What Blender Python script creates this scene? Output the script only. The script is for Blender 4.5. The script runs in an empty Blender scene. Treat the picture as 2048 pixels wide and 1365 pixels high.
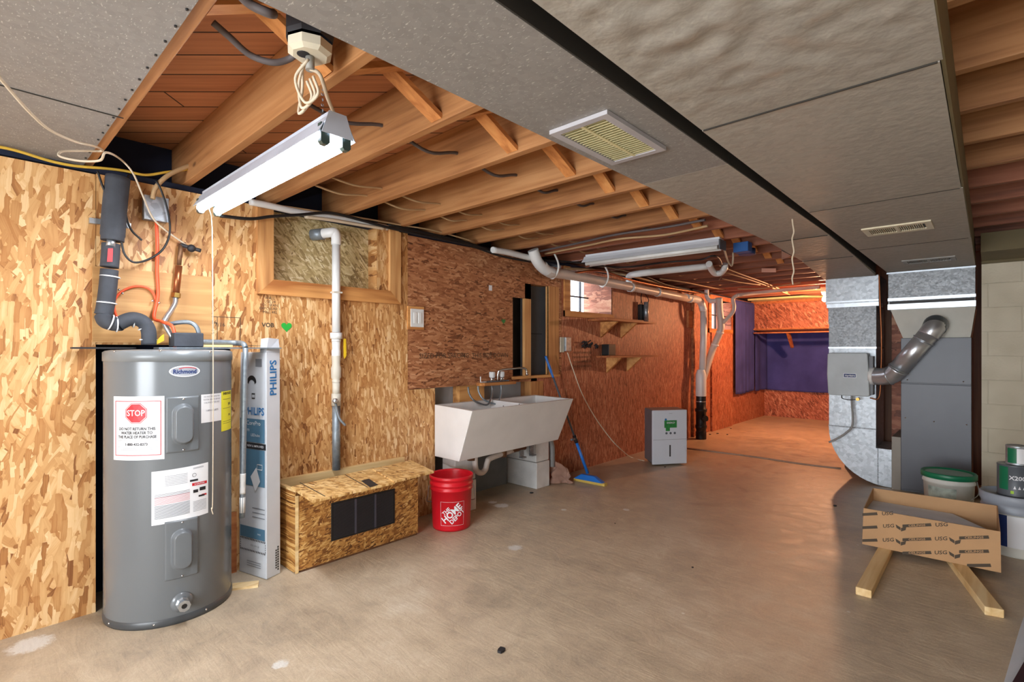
import bpy, math, random
from mathutils import Vector, Matrix, noise as mnoise
random.seed(7)
R = math.radians
C = bpy.context.scene.collection
SC = bpy.context.scene

# ------------------------------------------------------------------ camera
FPX, YAW, HOR, EYE = 1030.0, R(42.75), 700.0, 1.25
cam = bpy.data.objects.new('camera', bpy.data.cameras.new('camera')); C.objects.link(cam)
cam.location = (0, 0, EYE); cam.rotation_euler = (R(90), 0, YAW)
cam.data.sensor_width = 36; cam.data.lens = 36*FPX/2048; cam.data.shift_y = (HOR-682.5)/2048
cam.data.clip_start = 0.02; cam.data.clip_end = 100
SC.camera = cam

# ------------------------------------------------------------------ world, exposure, daylight, fill lights
W = bpy.data.worlds.new('world'); SC.world = W; W.use_nodes = True
bg = W.node_tree.nodes['Background']; bg.inputs[0].default_value = (0.86, 0.93, 1.0, 1); bg.inputs[1].default_value = 7.0
SC.view_settings.view_transform = 'Standard'; SC.view_settings.look = 'None'
SC.view_settings.exposure = 0.10; SC.view_settings.gamma = 1.0
try: SC.view_settings.use_curve_mapping = False
except Exception: pass

def area_light(name, loc, rot, sx, sy, power, col=(1, 1, 1)):
    l = bpy.data.lights.new(name, 'AREA'); l.shape = 'RECTANGLE'; l.size = sx; l.size_y = sy; l.energy = power; l.color = col
    o = bpy.data.objects.new(name, l); C.objects.link(o); o.location = loc; o.rotation_euler = rot
    o['kind'] = 'structure'
    return o
# fill light added at the ceiling behind the camera, out of view
area_light('ceiling_fill_light', (-0.6, -1.3, 2.00), (0, 0, 0), 1.2, 0.5, 45, (0.94, 0.97, 1.0))
# added soft fill light set in the wall behind the camera, out of view
area_light('behind_fill_light', (-0.7, -2.395, 1.05), Vector((-0.3, 8.0, 0.3)).to_track_quat('-Z', 'Z').to_euler(), 2.2, 1.4, 115, (0.93, 0.97, 1.0))

# ------------------------------------------------------------------ pixel -> point on a known plane
cs, sn = math.cos(YAW), math.sin(YAW)
def ray(px, py):
    u = (px-1024)/FPX; v = (HOR-py)/FPX
    return Vector((-sn+u*cs, cs+u*sn, v))
def onp(px, py, ax, val):
    d = ray(px, py); o = Vector((0, 0, EYE)); return o + d*((val-o[ax])/d[ax])
def PX(px, py, x): return onp(px, py, 0, x)
def PY(px, py, y): return onp(px, py, 1, y)
def PZ(px, py, z): return onp(px, py, 2, z)

# ------------------------------------------------------------------ mesh helpers
def smooth_path(pts, k=6):
    pts = [Vector(p) for p in pts]
    if len(pts) < 3: return pts
    out = []
    P = [pts[0]*2-pts[1]] + pts + [pts[-1]*2-pts[-2]]
    for i in range(1, len(P)-2):
        a, b, c, d = P[i-1], P[i], P[i+1], P[i+2]
        for j in range(k):
            t = j/k
            out.append(0.5*((2*b)+(c-a)*t+(2*a-5*b+4*c-d)*t*t+(3*b-a-3*c+d)*t**3))
    out.append(pts[-1]); return out

class MB:
    def __init__(s): s.v = []; s.f = []; s.sm = []
    def add(s, vs, fs, sm=False):
        o = len(s.v); s.v += [Vector(p) for p in vs]
        for f in fs: s.f.append([i+o for i in f]); s.sm.append(sm)
        return s
    def box(s, x0, x1, y0, y1, z0, z1):
        return s.hexa([(x0,y0,z0),(x1,y0,z0),(x1,y1,z0),(x0,y1,z0),(x0,y0,z1),(x1,y0,z1),(x1,y1,z1),(x0,y1,z1)])
    def hexa(s, p):
        return s.add(p, [(0,3,2,1),(4,5,6,7),(0,1,5,4),(1,2,6,5),(2,3,7,6),(3,0,4,7)])
    def bar(s, a, b, w, h, up=(0,0,1)):
        a, b = Vector(a), Vector(b); d = (b-a).normalized(); u = Vector(up)
        sd = d.cross(u); 
        if sd.length < 1e-4: sd = d.cross(Vector((1,0,0)))
        sd.normalize(); u = sd.cross(d).normalized()
        q = []
        for p in (a, b):
            for i, j in ((-1,-1),(1,-1),(1,1),(-1,1)): q.append(p+sd*i*w/2+u*j*h/2)
        return s.add(q, [(0,1,2,3),(7,6,5,4),(0,4,5,1),(1,5,6,2),(2,6,7,3),(3,7,4,0)])
    def tube(s, pts, r, n=10, curve=True, k=6, caps=True):
        pts = smooth_path(pts, k) if curve else [Vector(p) for p in pts]
        m = len(pts); rr = r if isinstance(r, (list, tuple)) else [r]*m
        if len(rr) != m: rr = [rr[min(len(rr)-1, int(i*len(rr)/m))] for i in range(m)]
        t0 = (pts[1]-pts[0]).normalized(); ref = Vector((0,0,1)) if abs(t0.z) < .9 else Vector((1,0,0))
        u = t0.cross(ref).normalized(); vs = []
        for i, p in enumerate(pts):
            t = (pts[min(i+1,m-1)]-pts[max(i-1,0)]).normalized()
            u = (u-t*u.dot(t)).normalized(); w = t.cross(u)
            for j in range(n):
                a = 2*math.pi*j/n; vs.append(p+(u*math.cos(a)+w*math.sin(a))*rr[i])
        fs = [(i*n+j, i*n+(j+1)%n, (i+1)*n+(j+1)%n, (i+1)*n+j) for i in range(m-1) for j in range(n)]
        s.add(vs, fs, True)
        if caps: s.add(vs[:n], [tuple(range(n))[::-1]]); s.add(vs[-n:], [tuple(range(n))])
        return s
    def lathe(s, c, prof, n=32, axis=(0,0,1), sm=True):
        c = Vector(c); ax = Vector(axis).normalized(); ref = Vector((1,0,0)) if abs(ax.x) < .9 else Vector((0,1,0))
        u = ax.cross(ref).normalized(); w = ax.cross(u); vs = []
        for r, z in prof:
            for j in range(n):
                a = 2*math.pi*j/n; vs.append(c+ax*z+(u*math.cos(a)+w*math.sin(a))*max(r, 1e-5))
        fs = [(i*n+j, i*n+(j+1)%n, (i+1)*n+(j+1)%n, (i+1)*n+j) for i in range(len(prof)-1) for j in range(n)]
        return s.add(vs, fs, sm)
    def cyl(s, a, b, r, n=20, r2=None):
        a, b = Vector(a), Vector(b); L = (b-a).length; r2 = r if r2 is None else r2
        s.lathe(a, [(r,0),(r2,L)], n, b-a); s.lathe(a, [(0,0),(r,0)], n, b-a, False); s.lathe(a, [(r2,L),(0,L)], n, b-a, False)
        return s
    def prism(s, poly, ext):
        poly = [Vector(p) for p in poly]; e = Vector(ext); n = len(poly)
        return s.add(poly+[p+e for p in poly], [tuple(range(n))[::-1], tuple(range(n, 2*n))]+[(i,(i+1)%n,(i+1)%n+n,i+n) for i in range(n)])
    def sphere(s, c, r, n=14, sq=1.0):
        return s.lathe(c, [(r*math.sin(math.pi*i/n), -r*sq*math.cos(math.pi*i/n)) for i in range(n+1)], n+4)
    def grid(s, fn, nu, nv, sm=True):
        vs = [fn(i/nu, j/nv) for j in range(nv+1) for i in range(nu+1)]
        return s.add(vs, [(j*(nu+1)+i, j*(nu+1)+i+1, (j+1)*(nu+1)+i+1, (j+1)*(nu+1)+i) for j in range(nv) for i in range(nu)], sm)

ORG = {}
def build(name, mb, mat, parent=None, bevel=0, solid=0, sub=0, loc=None):
    org = ORG[parent.name] if parent else (Vector(loc) if loc is not None else Vector((0,0,0)))
    me = bpy.data.meshes.new(name)
    me.from_pydata([tuple(v-org) for v in mb.v], [], mb.f); me.update()
    me.polygons.foreach_set('use_smooth', mb.sm)
    me.materials.append(mat)
    import bmesh
    bm = bmesh.new(); bm.from_mesh(me); bmesh.ops.remove_doubles(bm, verts=bm.verts, dist=1e-6)
    bmesh.ops.recalc_face_normals(bm, faces=bm.faces); bm.to_mesh(me); bm.free()
    o = bpy.data.objects.new(name, me); C.objects.link(o)
    if parent: o.parent = parent
    elif loc is not None: o.location = org
    ORG[o.name] = org
    if solid:
        m = o.modifiers.new('solid', 'SOLIDIFY'); m.thickness = solid; m.offset = 0
    if bevel:
        m = o.modifiers.new('bevel', 'BEVEL'); m.width = bevel; m.segments = 2; m.limit_method = 'ANGLE'; m.angle_limit = R(40)
    if sub:
        m = o.modifiers.new('sub', 'SUBSURF'); m.levels = sub; m.render_levels = sub
    return o
def thing(name, label, cat, loc, group=None):
    o = bpy.data.objects.new(name, None); C.objects.link(o); o.location = loc; o.empty_display_size = .05
    o['label'] = label; o['category'] = cat; ORG[o.name] = Vector(loc)
    if group: o['group'] = group
    return o
def single(name, mb, mat, label, cat, loc=None, group=None, **k):
    if loc is None:
        n = len(mb.v); loc = (sum(v.x for v in mb.v)/n, sum(v.y for v in mb.v)/n, min(v.z for v in mb.v))
    o = build(name, mb, mat, None, loc=loc, **k); o['label'] = label; o['category'] = cat
    if group: o['group'] = group
    return o
def struct(name, mb, mat, parent=None, **k):
    o = build(name, mb, mat, parent, **k)
    if not parent: o['kind'] = 'structure'
    return o

def text_mb(mb, txt, size, place, bold=0.0, align='CENTER', sx=1.0):
    """mesh letters; place(x, y) -> world point for a point of the text's own plane"""
    cu = bpy.data.curves.new('t', 'FONT'); cu.body = txt; cu.size = size; cu.offset = bold*size
    cu.align_x = align; cu.align_y = 'CENTER'; cu.resolution_u = 2
    ob = bpy.data.objects.new('t', cu); C.objects.link(ob)
    dg = bpy.context.evaluated_depsgraph_get(); ev = ob.evaluated_get(dg); me = ev.to_mesh()
    vs = [place(v.co.x*sx, v.co.y) for v in me.vertices]; fs = [tuple(p.vertices) for p in me.polygons]
    mb.add(vs, fs); ev.to_mesh_clear(); bpy.data.objects.remove(ob); bpy.data.curves.remove(cu)
    return mb
def plane_map(o, ux, uy, n=None, eps=0.0015):
    o, ux, uy = Vector(o), Vector(ux).normalized(), Vector(uy).normalized(); nn = ux.cross(uy)
    return lambda x, y: o+ux*x+uy*y+nn*eps
def quad_map(p, eps=0.0):
    """p: four corners bottom-left, bottom-right, top-right, top-left; (u,v) in 0..1"""
    a, b, c, d = [Vector(q) for q in p]; n = (b-a).cross(d-a).normalized()*eps
    return lambda u, v: a*(1-u)*(1-v)+b*u*(1-v)+c*u*v+d*(1-u)*v+n

# ------------------------------------------------------------------ materials
def S(r, g, b):
    f = lambda c: (c/255/12.92) if c/255 <= .04045 else ((c/255+.055)/1.055)**2.4
    return (f(r), f(g), f(b), 1)
def newmat(name, rough=.6, metal=0.0, col=None):
    m = bpy.data.materials.new(name); m.use_nodes = True; b = m.node_tree.nodes['Principled BSDF']
    b.inputs['Roughness'].default_value = rough; b.inputs['Metallic'].default_value = metal
    if col: b.inputs['Base Color'].default_value = col
    return m, m.node_tree.nodes, m.node_tree.links, b
def ramp(n, stops):
    r = n.new('ShaderNodeValToRGB'); e = r.color_ramp.elements
    e[0].position, e[0].color = stops[0]; e[1].position, e[1].color = stops[-1]
    for p, c in stops[1:-1]:
        x = e.new(p); x.color = c
    return r
def plain(name, col, rough=.5, metal=0.0, var=.06, scale=6, bump=0.0, bscale=80):
    m, n, l, b = newmat(name, rough, metal)
    tc = n.new('ShaderNodeTexCoord'); nz = n.new('ShaderNodeTexNoise'); nz.inputs['Scale'].default_value = scale; nz.inputs['Detail'].default_value = 4
    l.new(tc.outputs['Object'], nz.inputs['Vector'])
    lo = tuple(c*(1-var*2) for c in col[:3])+(1,); hi = tuple(min(1, c*(1+var)) for c in col[:3])+(1,)
    r = ramp(n, [(.3, lo), (.7, hi)]); l.new(nz.outputs['Fac'], r.inputs['Fac']); l.new(r.outputs['Color'], b.inputs['Base Color'])
    if bump:
        n2 = n.new('ShaderNodeTexNoise'); n2.inputs['Scale'].default_value = bscale; n2.inputs['Detail'].default_value = 3
        l.new(tc.outputs['Object'], n2.inputs['Vector'])
        bp = n.new('ShaderNodeBump'); bp.inputs['Strength'].default_value = bump; bp.inputs['Distance'].default_value = .004
        l.new(n2.outputs['Fac'], bp.inputs['Height']); l.new(bp.outputs['Normal'], b.inputs['Normal'])
    return m
def math_n(n, l, op, a, b=None, clamp=False):
    x = n.new('ShaderNodeMath'); x.operation = op; x.use_clamp = clamp
    for i, q in enumerate((a, b)):
        if q is None: continue
        if isinstance(q, (int, float)): x.inputs[i].default_value = q
        else: l.new(q, x.inputs[i])
    return x.outputs[0]
def osb(name, stops, axis='X', angs=(-38, -14, 8, 32, 60), L=.11, Wd=.026, rough=.55, seed=0.0, off=0):
    """strand board: overlapping long flakes at several angles"""
    m, n, l, b = newmat(name, rough)
    tc = n.new('ShaderNodeTexCoord'); dn = n.new('ShaderNodeTexNoise'); dn.inputs['Scale'].default_value = 9; dn.inputs['Detail'].default_value = 3
    l.new(tc.outputs['Object'], dn.inputs['Vector'])
    vs = n.new('ShaderNodeVectorMath'); vs.operation = 'MULTIPLY_ADD'
    l.new(dn.outputs['Color'], vs.inputs[0]); vs.inputs[1].default_value = (.02, .02, .02); l.new(tc.outputs['Object'], vs.inputs[2])
    val = None
    for i, a in enumerate(angs):
        vr = n.new('ShaderNodeVectorRotate'); vr.rotation_type = axis+'_AXIS'; vr.inputs['Angle'].default_value = R(a+off); l.new(vs.outputs[0], vr.inputs['Vector'])
        mp = n.new('ShaderNodeMapping'); k = 1-.12*i
        # strands run along local z (before rotation)
        sc = {'X': (3, 1/Wd/k, 1/L/k), 'Y': (1/Wd/k, 3, 1/L/k), 'Z': (1/Wd/k, 1/L/k, 3)}[axis]
        mp.inputs['Scale'].default_value = sc; mp.inputs['Location'].default_value = (seed+i*3.7, seed*1.3+i*9.1, i*5.3)
        l.new(vr.outputs[0], mp.inputs['Vector'])
        vo = n.new('ShaderNodeTexVoronoi'); vo.inputs['Scale'].default_value = 1.0; vo.inputs['Randomness'].default_value = 1.0; vo.distance = 'CHEBYCHEV'; l.new(mp.outputs[0], vo.inputs['Vector'])
        sp = n.new('ShaderNodeSeparateColor'); l.new(vo.outputs['Color'], sp.inputs[0])
        g = n.new('ShaderNodeTexNoise'); g.inputs['Scale'].default_value = 1.0; g.inputs['Detail'].default_value = 3
        m2 = n.new('ShaderNodeMapping'); m2.inputs['Scale'].default_value = {'X': (1, 7, .5), 'Y': (7, 1, .5), 'Z': (7, .5, 1)}[axis]; l.new(mp.outputs[0], m2.inputs['Vector']); l.new(m2.outputs[0], g.inputs['Vector'])
        edge = math_n(n, l, 'MULTIPLY', vo.outputs['Distance'], .25)
        v = math_n(n, l, 'ADD', math_n(n, l, 'MULTIPLY', sp.outputs[0], .80), math_n(n, l, 'MULTIPLY', g.outputs['Fac'], .34))
        v = math_n(n, l, 'SUBTRACT', v, edge)
        if val is None: val = v
        else:
            mk = math_n(n, l, 'GREATER_THAN', sp.outputs[1], .52)
            mx = n.new('ShaderNodeMix'); mx.data_type = 'FLOAT'; l.new(mk, mx.inputs[0]); l.new(val, mx.inputs[2]); l.new(v, mx.inputs[3]); val = mx.outputs[0]
    big = n.new('ShaderNodeTexNoise'); big.inputs['Scale'].default_value = 1.6; big.inputs['Detail'].default_value = 2; l.new(tc.outputs['Object'], big.inputs['Vector'])
    val2 = math_n(n, l, 'ADD', val, math_n(n, l, 'MULTIPLY', math_n(n, l, 'SUBTRACT', big.outputs['Fac'], .5), .35))
    r = ramp(n, stops); l.new(val2, r.inputs['Fac']); l.new(r.outputs['Color'], b.inputs['Base Color'])
    bp = n.new('ShaderNodeBump'); bp.inputs['Strength'].default_value = .25; bp.inputs['Distance'].default_value = .002
    l.new(val, bp.inputs['Height']); l.new(bp.outputs['Normal'], b.inputs['Normal'])
    return m
def wood(name, stops, axis=0, rough=.6, scale=26, knots=True):
    m, n, l, b = newmat(name, rough)
    tc = n.new('ShaderNodeTexCoord'); mp = n.new('ShaderNodeMapping'); sc = [1.0, 1.0, 1.0]; sc[axis] = .05
    oi = n.new('ShaderNodeObjectInfo'); va = n.new('ShaderNodeVectorMath'); va.operation = 'MULTIPLY_ADD'
    va.inputs[0].default_value = (7, 5, 3); l.new(oi.outputs['Random'], va.inputs[1]); l.new(tc.outputs['Object'], va.inputs[2])
    mp.inputs['Scale'].default_value = sc; l.new(va.outputs[0], mp.inputs['Vector'])
    nz = n.new('ShaderNodeTexNoise'); nz.inputs['Scale'].default_value = scale; nz.inputs['Detail'].default_value = 5; nz.inputs['Distortion'].default_value = .6; l.new(mp.outputs[0], nz.inputs['Vector'])
    nb = n.new('ShaderNodeTexNoise'); nb.inputs['Scale'].default_value = 2.2; l.new(va.outputs[0], nb.inputs['Vector'])
    v = math_n(n, l, 'ADD', nz.outputs['Fac'], math_n(n, l, 'MULTIPLY', math_n(n, l, 'SUBTRACT', nb.outputs['Fac'], .5), .5))
    v = math_n(n, l, 'ADD', v, math_n(n, l, 'MULTIPLY', math_n(n, l, 'SUBTRACT', oi.outputs['Random'], .5), .16))
    r = ramp(n, stops); l.new(v, r.inputs['Fac']); col = r.outputs['Color']
    if knots:
        vo = n.new('ShaderNodeTexVoronoi'); vo.inputs['Scale'].default_value = 1.0; mk = n.new('ShaderNodeMapping'); s2 = [4.5]*3; s2[axis] = 1.8; mk.inputs['Scale'].default_value = s2
        l.new(va.outputs[0], mk.inputs['Vector']); l.new(mk.outputs[0], vo.inputs['Vector'])
        kk = ramp(n, [(.03, (1,1,1,1)), (.075, (0,0,0,1))]); l.new(vo.outputs['Distance'], kk.inputs['Fac'])
        mx = n.new('ShaderNodeMixRGB'); l.new(kk.outputs['Color'], mx.inputs['Fac']); l.new(col, mx.inputs[1]); mx.inputs[2].default_value = tuple(c*.35 for c in stops[0][1][:3])+(1,); col = mx.outputs[0]
    l.new(col, b.inputs['Base Color'])
    bp = n.new('ShaderNodeBump'); bp.inputs['Strength'].default_value = .15; bp.inputs['Distance'].default_value = .002; l.new(nz.outputs['Fac'], bp.inputs['Height']); l.new(bp.outputs['Normal'], b.inputs['Normal'])
    return m

M = {}
M['osb_gold'] = osb('strand board golden', [(.02, S(132,80,40)), (.16, S(178,122,68)), (.42, S(202,152,96)), (.68, S(220,174,118)), (.95, S(240,208,160))], L=.17, Wd=.036, angs=(-42,38,-20,22,3))
M['osb_mid'] = osb('strand board tan', [(.02, S(124,74,36)), (.15, S(174,118,64)), (.45, S(198,146,90)), (.70, S(214,168,112)), (.95, S(236,202,154))], L=.12, Wd=.024, seed=4.3, angs=(42,-38,20,-18,-2))
M['osb_red'] = osb('strand board russet', [(.02, S(92,50,28)), (.18, S(144,88,54)), (.5, S(170,112,74)), (.75, S(184,128,88)), (.97, S(212,164,124))], L=.12, Wd=.026, off=90, angs=(50,-40,24,-20,5), seed=8.1)
M['osb_far'] = osb('strand board red brown', [(.02, S(104,54,34)), (.2, S(150,84,56)), (.5, S(176,104,74)), (.75, S(192,124,92)), (.97, S(222,174,138))], L=.12, Wd=.014, angs=(26,-22,12,-10,2), seed=2.2)
M['osb_back'] = osb('strand board orange', [(.02, S(104,54,34)), (.2, S(150,84,56)), (.5, S(176,104,74)), (.75, S(192,124,92)), (.97, S(222,174,138))], axis='Y', L=.12, Wd=.03, angs=(-30,-10,6,22,45), seed=6.2)
M['osb_pale'] = osb('strand board pale weathered', [(.02, S(120,96,60)), (.25, S(176,152,104)), (.5, S(200,178,128)), (.8, S(220,202,158)), (.97, S(238,226,194))], L=.10, Wd=.02, off=60, seed=5.5, angs=(-60,-20,10,40,80))
M['osb_box'] = osb('strand board box', [(.02, S(70,36,14)), (.22, S(132,82,34)), (.5, S(176,122,60)), (.75, S(200,150,82)), (.97, S(230,190,124))], L=.06, Wd=.016, angs=(-60,-25,10,45,80), seed=1.4)
M['osb_lid'] = osb('strand board lid', [(.02, S(130,80,36)), (.22, S(196,146,80)), (.5, S(222,180,116)), (.75, S(232,196,134)), (.97, S(244,216,166))], axis='Z', L=.10, Wd=.03, angs=(-60,-25,10,45,80), seed=3.4)
M['ply'] = wood('plywood patch', [(.3, S(186,138,84)), (.5, S(208,164,108)), (.72, S(224,188,136))], axis=1, scale=26)
M['joist'] = wood('joist fir', [(.22, S(134,86,50)), (.5, S(172,120,74)), (.8, S(192,142,94))], axis=0, scale=34)
M['joist_far'] = wood('joist fir reddish', [(.22, S(104,58,40)), (.5, S(142,84,58)), (.8, S(166,104,74))], axis=0, scale=34)  # darker, redder copy of the joist colours for the far joists
M['brace'] = wood('bridging pine', [(.28, S(176,108,56)), (.5, S(208,140,80)), (.74, S(222,160,98))], axis=1, scale=26)
M['trim'] = wood('frame pine', [(.28, S(160,98,48)), (.5, S(206,146,84)), (.74, S(226,172,108))], axis=1, scale=18)
M['stud'] = wood('stud pine', [(.28, S(150,96,52)), (.5, S(196,142,86)), (.74, S(220,172,114))], axis=2, scale=22)
M['lumber'] = wood('lumber new pine', [(.28, S(196,156,98)), (.5, S(224,190,134)), (.74, S(240,214,164))], axis=1, scale=22)
M['shelfwood'] = wood('shelf wood', [(.28, S(120,62,32)), (.5, S(172,100,54)), (.74, S(196,128,74))], axis=1, scale=22)
M['darkwood'] = wood('brown board', [(.28, S(60,36,22)), (.5, S(92,58,36)), (.74, S(112,74,46))], axis=2, scale=22)

def galv(name, col, rough=.38, metal=.75, spangle=30, var=.25, bump=.1, flecks=0):
    m, n, l, b = newmat(name, rough, metal)
    tc = n.new('ShaderNodeTexCoord'); vo = n.new('ShaderNodeTexVoronoi'); vo.inputs['Scale'].default_value = spangle
    nz = n.new('ShaderNodeTexNoise'); nz.inputs['Scale'].default_value = 3.5; nz.inputs['Detail'].default_value = 6
    l.new(tc.outputs['Object'], vo.inputs['Vector']); l.new(tc.outputs['Object'], nz.inputs['Vector'])
    sp = n.new('ShaderNodeSeparateColor'); l.new(vo.outputs['Color'], sp.inputs[0])
    v = math_n(n, l, 'ADD', math_n(n, l, 'MULTIPLY', sp.outputs[0], .5), math_n(n, l, 'MULTIPLY', nz.outputs['Fac'], .6))
    lo = tuple(c*(1-var) for c in col[:3])+(1,); hi = tuple(min(1, c*(1+var)) for c in col[:3])+(1,)
    r = ramp(n, [(.2, lo), (.85, hi)]); l.new(v, r.inputs['Fac']); cc = r.outputs['Color']
    if flecks:
        mp = n.new('ShaderNodeMapping'); mp.inputs['Rotation'].default_value = (0, 0, R(35)); mp.inputs['Scale'].default_value = (1, 2.6, 1); l.new(tc.outputs['Object'], mp.inputs['Vector'])
        n3 = n.new('ShaderNodeTexNoise'); n3.inputs['Scale'].default_value = flecks; n3.inputs['Detail'].default_value = 2; l.new(mp.outputs[0], n3.inputs['Vector'])
        k = ramp(n, [(.62, (0,0,0,1)), (.72, (1,1,1,1))]); l.new(n3.outputs['Fac'], k.inputs['Fac'])
        mx = n.new('ShaderNodeMixRGB'); l.new(k.outputs['Color'], mx.inputs['Fac']); l.new(cc, mx.inputs[1]); mx.inputs[2].default_value = tuple(min(1, c*1.9) for c in col[:3])+(1,); cc = mx.outputs[0]
    l.new(cc, b.inputs['Base Color'])
    rr = n.new('ShaderNodeMapRange'); rr.inputs[3].default_value = rough*.75; rr.inputs[4].default_value = rough*1.35; l.new(nz.outputs['Fac'], rr.inputs[0]); l.new(rr.outputs[0], b.inputs['Roughness'])
    if bump:
        n2 = n.new('ShaderNodeTexNoise'); n2.inputs['Scale'].default_value = 22; n2.inputs['Detail'].default_value = 3; l.new(tc.outputs['Object'], n2.inputs['Vector'])
        bp = n.new('ShaderNodeBump'); bp.inputs['Strength'].default_value = bump; bp.inputs['Distance'].default_value = .01; l.new(n2.outputs['Fac'], bp.inputs['Height']); l.new(bp.outputs['Normal'], b.inputs['Normal'])
    return m
M['duct_spec'] = galv('dull speckled sheet metal', S(142,139,136), .62, .15, 60, .10, .05, flecks=70)
M['duct_dull'] = galv('dull grey sheet metal', S(166,161,152), .6, .15, 45, .10, .35)
M['duct_shade_seam'] = plain('shaded duct side and seam', S(46,42,36), .8)  # side face carries the gap's shade in its colour; also dark seams
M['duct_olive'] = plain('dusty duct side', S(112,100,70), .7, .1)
M['galv'] = galv('galvanized steel', S(168,174,180), .40, .7, 40, .22, .15)
M['galv_dark'] = galv('galvanized steel mottled', S(138,142,146), .45, .6, 70, .35, .35)
M['cleat'] = galv('drive cleat', S(190,198,206), .3, .85, 20, .1, 0)
M['pipe_metal'] = galv('bright round pipe', S(214,218,224), .30, .8, 12, .1, 0)
M['furnace'] = plain('furnace grey enamel', S(88,91,99), .4, .1, .03)
M['furn_tan'] = plain('tan panel', S(150,142,132), .5)
M['plen_white'] = plain('white transition sheet', S(196,194,184), .45, .1)
M['humid'] = plain('humidifier grey plastic', S(184,192,196), .45)
M['hgrey'] = plain('heater grey enamel', S(112,117,121), .22, .0, .02, 2)
M['hgrey2'] = plain('heater panel enamel', S(106,111,115), .28, .0, .02, 2)
M['hdark'] = plain('heater rim', S(70,73,76), .35)
M['white'] = plain('white paint', S(232,232,230), .5)
M['tub'] = plain('white cast laundry tub', S(226,224,222), .45, 0, .03, 5, .15, 60)
M['blockwhite'] = plain('whitewashed block', S(214,214,212), .85, 0, .08, 9, .5, 40)
M['paper'] = plain('white label', S(232,234,238), .45, 0, .02)
M['paperblue'] = plain('carton white', S(206,211,218), .55, 0, .03)
M['yellow'] = plain('yellow label', S(236,232,50), .5, 0, .02)
M['ink'] = plain('black ink', S(34,34,38), .6)
M['inkgrey'] = plain('grey ink', S(128,132,140), .6)
M['inkbrown'] = plain('brown print', S(74,62,48), .7)
M['redink'] = plain('red ink', S(196,28,40), .5, 0, .02)
M['pinkink'] = plain('pink ink', S(206,140,146), .5, 0, .02)
M['blue'] = plain('blue print', S(28,108,168), .5, 0, .02)
M['tealpanel'] = plain('steel blue print', S(84,124,150), .55, 0, .05)
M['black'] = plain('black rubber', S(24,24,26), .5)
M['foam'] = plain('dark foam insulation', S(62,66,74), .75, 0, .12, 14, .3, 60)
M['pipeblack'] = plain('black plastic pipe', S(30,30,34), .4)
M['navy'] = plain('navy plastic', S(34,66,120), .5)
M['cream'] = plain('cream plastic', S(214,206,184), .5)
M['cord'] = plain('pale cord', S(206,190,166), .6)
M['romex'] = plain('old cable', S(186,154,114), .6)
M['romexgrey'] = plain('grey cable', S(92,84,84), .6)
M['yellowcord'] = plain('yellow cable', S(204,166,60), .5)
M['orangecable'] = plain('orange cable', S(232,88,48), .45)
M['pvc'] = plain('white pvc', S(226,228,228), .35, 0, .03)
M['pvcold'] = plain('aged pvc drain', S(206,196,188), .4, 0, .05)
M['beige'] = plain('beige coupling', S(206,200,186), .5)
M['steelpipe'] = galv('grey steel pipe', S(136,146,154), .45, .5, 50, .15, .05)
M['chrome'] = plain('chrome', S(214,216,220), .12, 1.0, .02)
M['brass'] = plain('brass', S(180,146,80), .3, .9)
M['copper'] = plain('copper', S(170,104,66), .35, .8, .1)
M['copperdull'] = plain('tarnished copper', S(126,92,66), .5, .6, .15, 20)
M['red'] = plain('red bucket plastic', S(206,20,36), .35, 0, .03)
M['bluemop'] = plain('blue mop plastic', S(24,104,190), .4, 0, .03)
M['sponge'] = plain('sponge', S(196,168,84), .9)
M['rag'] = plain('pinkish brown cloth', S(160,124,108), .9, 0, .1, 20, .4, 60)
M['dehum'] = plain('white appliance plastic', S(206,212,222), .35, 0, .01)
M['dehumgrey'] = plain('grey appliance plastic', S(104,106,112), .45)
M['green'] = plain('green sticker', S(44,132,64), .5, 0, .15, 30)
M['greenlid'] = plain('green lid', S(16,112,76), .4)
M['heartgreen'] = plain('green paper', S(40,170,60), .6)
M['lime'] = plain('lime mark', S(168,210,50), .5)
M['pailwhite'] = plain('white pail', S(222,222,214), .45)
M['pailgrey'] = plain('blue grey pail', S(150,158,170), .45)
M['cangrey'] = plain('dark grey label', S(86,92,100), .45)
M['pailblue'] = plain('dark blue label', S(26,52,110), .45)
M['cardboard'] = plain('corrugated cardboard', S(188,148,106), .75, 0, .05, 5, .05, 90)
M['cardin'] = plain('grey lining', S(216,220,226), .8)
M['glassmuntin'] = plain('dark muntin', S(70,72,78), .6)
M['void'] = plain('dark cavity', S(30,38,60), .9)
M['voidgrey'] = plain('dark grey cavity', S(82,86,92), .85)
M['doorgrey'] = plain('grey inner panel', S(92,94,98), .7)
M['insul'] = plain('yellow insulation batt', S(214,210,150), .9, 0, .1, 8, .4, 30)
M['ducttrim'] = plain('cream register', S(216,206,176), .45)
M['shopwhite'] = plain('white enamel reflector', S(226,232,240), .3, 0, .02)
M['shopgrey'] = plain('fixture grey housing', S(200,208,222), .4, .1)

def emis(name, col, st):
    m, n, l, b = newmat(name, .5, 0, (.9,.9,.9,1)); b.inputs['Emission Color'].default_value = col; b.inputs['Emission Strength'].default_value = st; return m
M['tube_on'] = emis('lit fluorescent tube', (0.93, 0.96, 1.0, 1), 35)
M['bulb_on'] = emis('lit bulb', (1.0, 0.62, 0.34, 1), 60)

# window pane: frosted bright glass
def pane_mat():
    m, n, l, b = newmat('frosted pane', .35, 0, (.95,.97,1,1)); b.inputs['Transmission Weight'].default_value = 1.0; b.inputs['IOR'].default_value = 1.1; b.inputs['Roughness'].default_value = .6; return m
M['pane'] = pane_mat()

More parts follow.
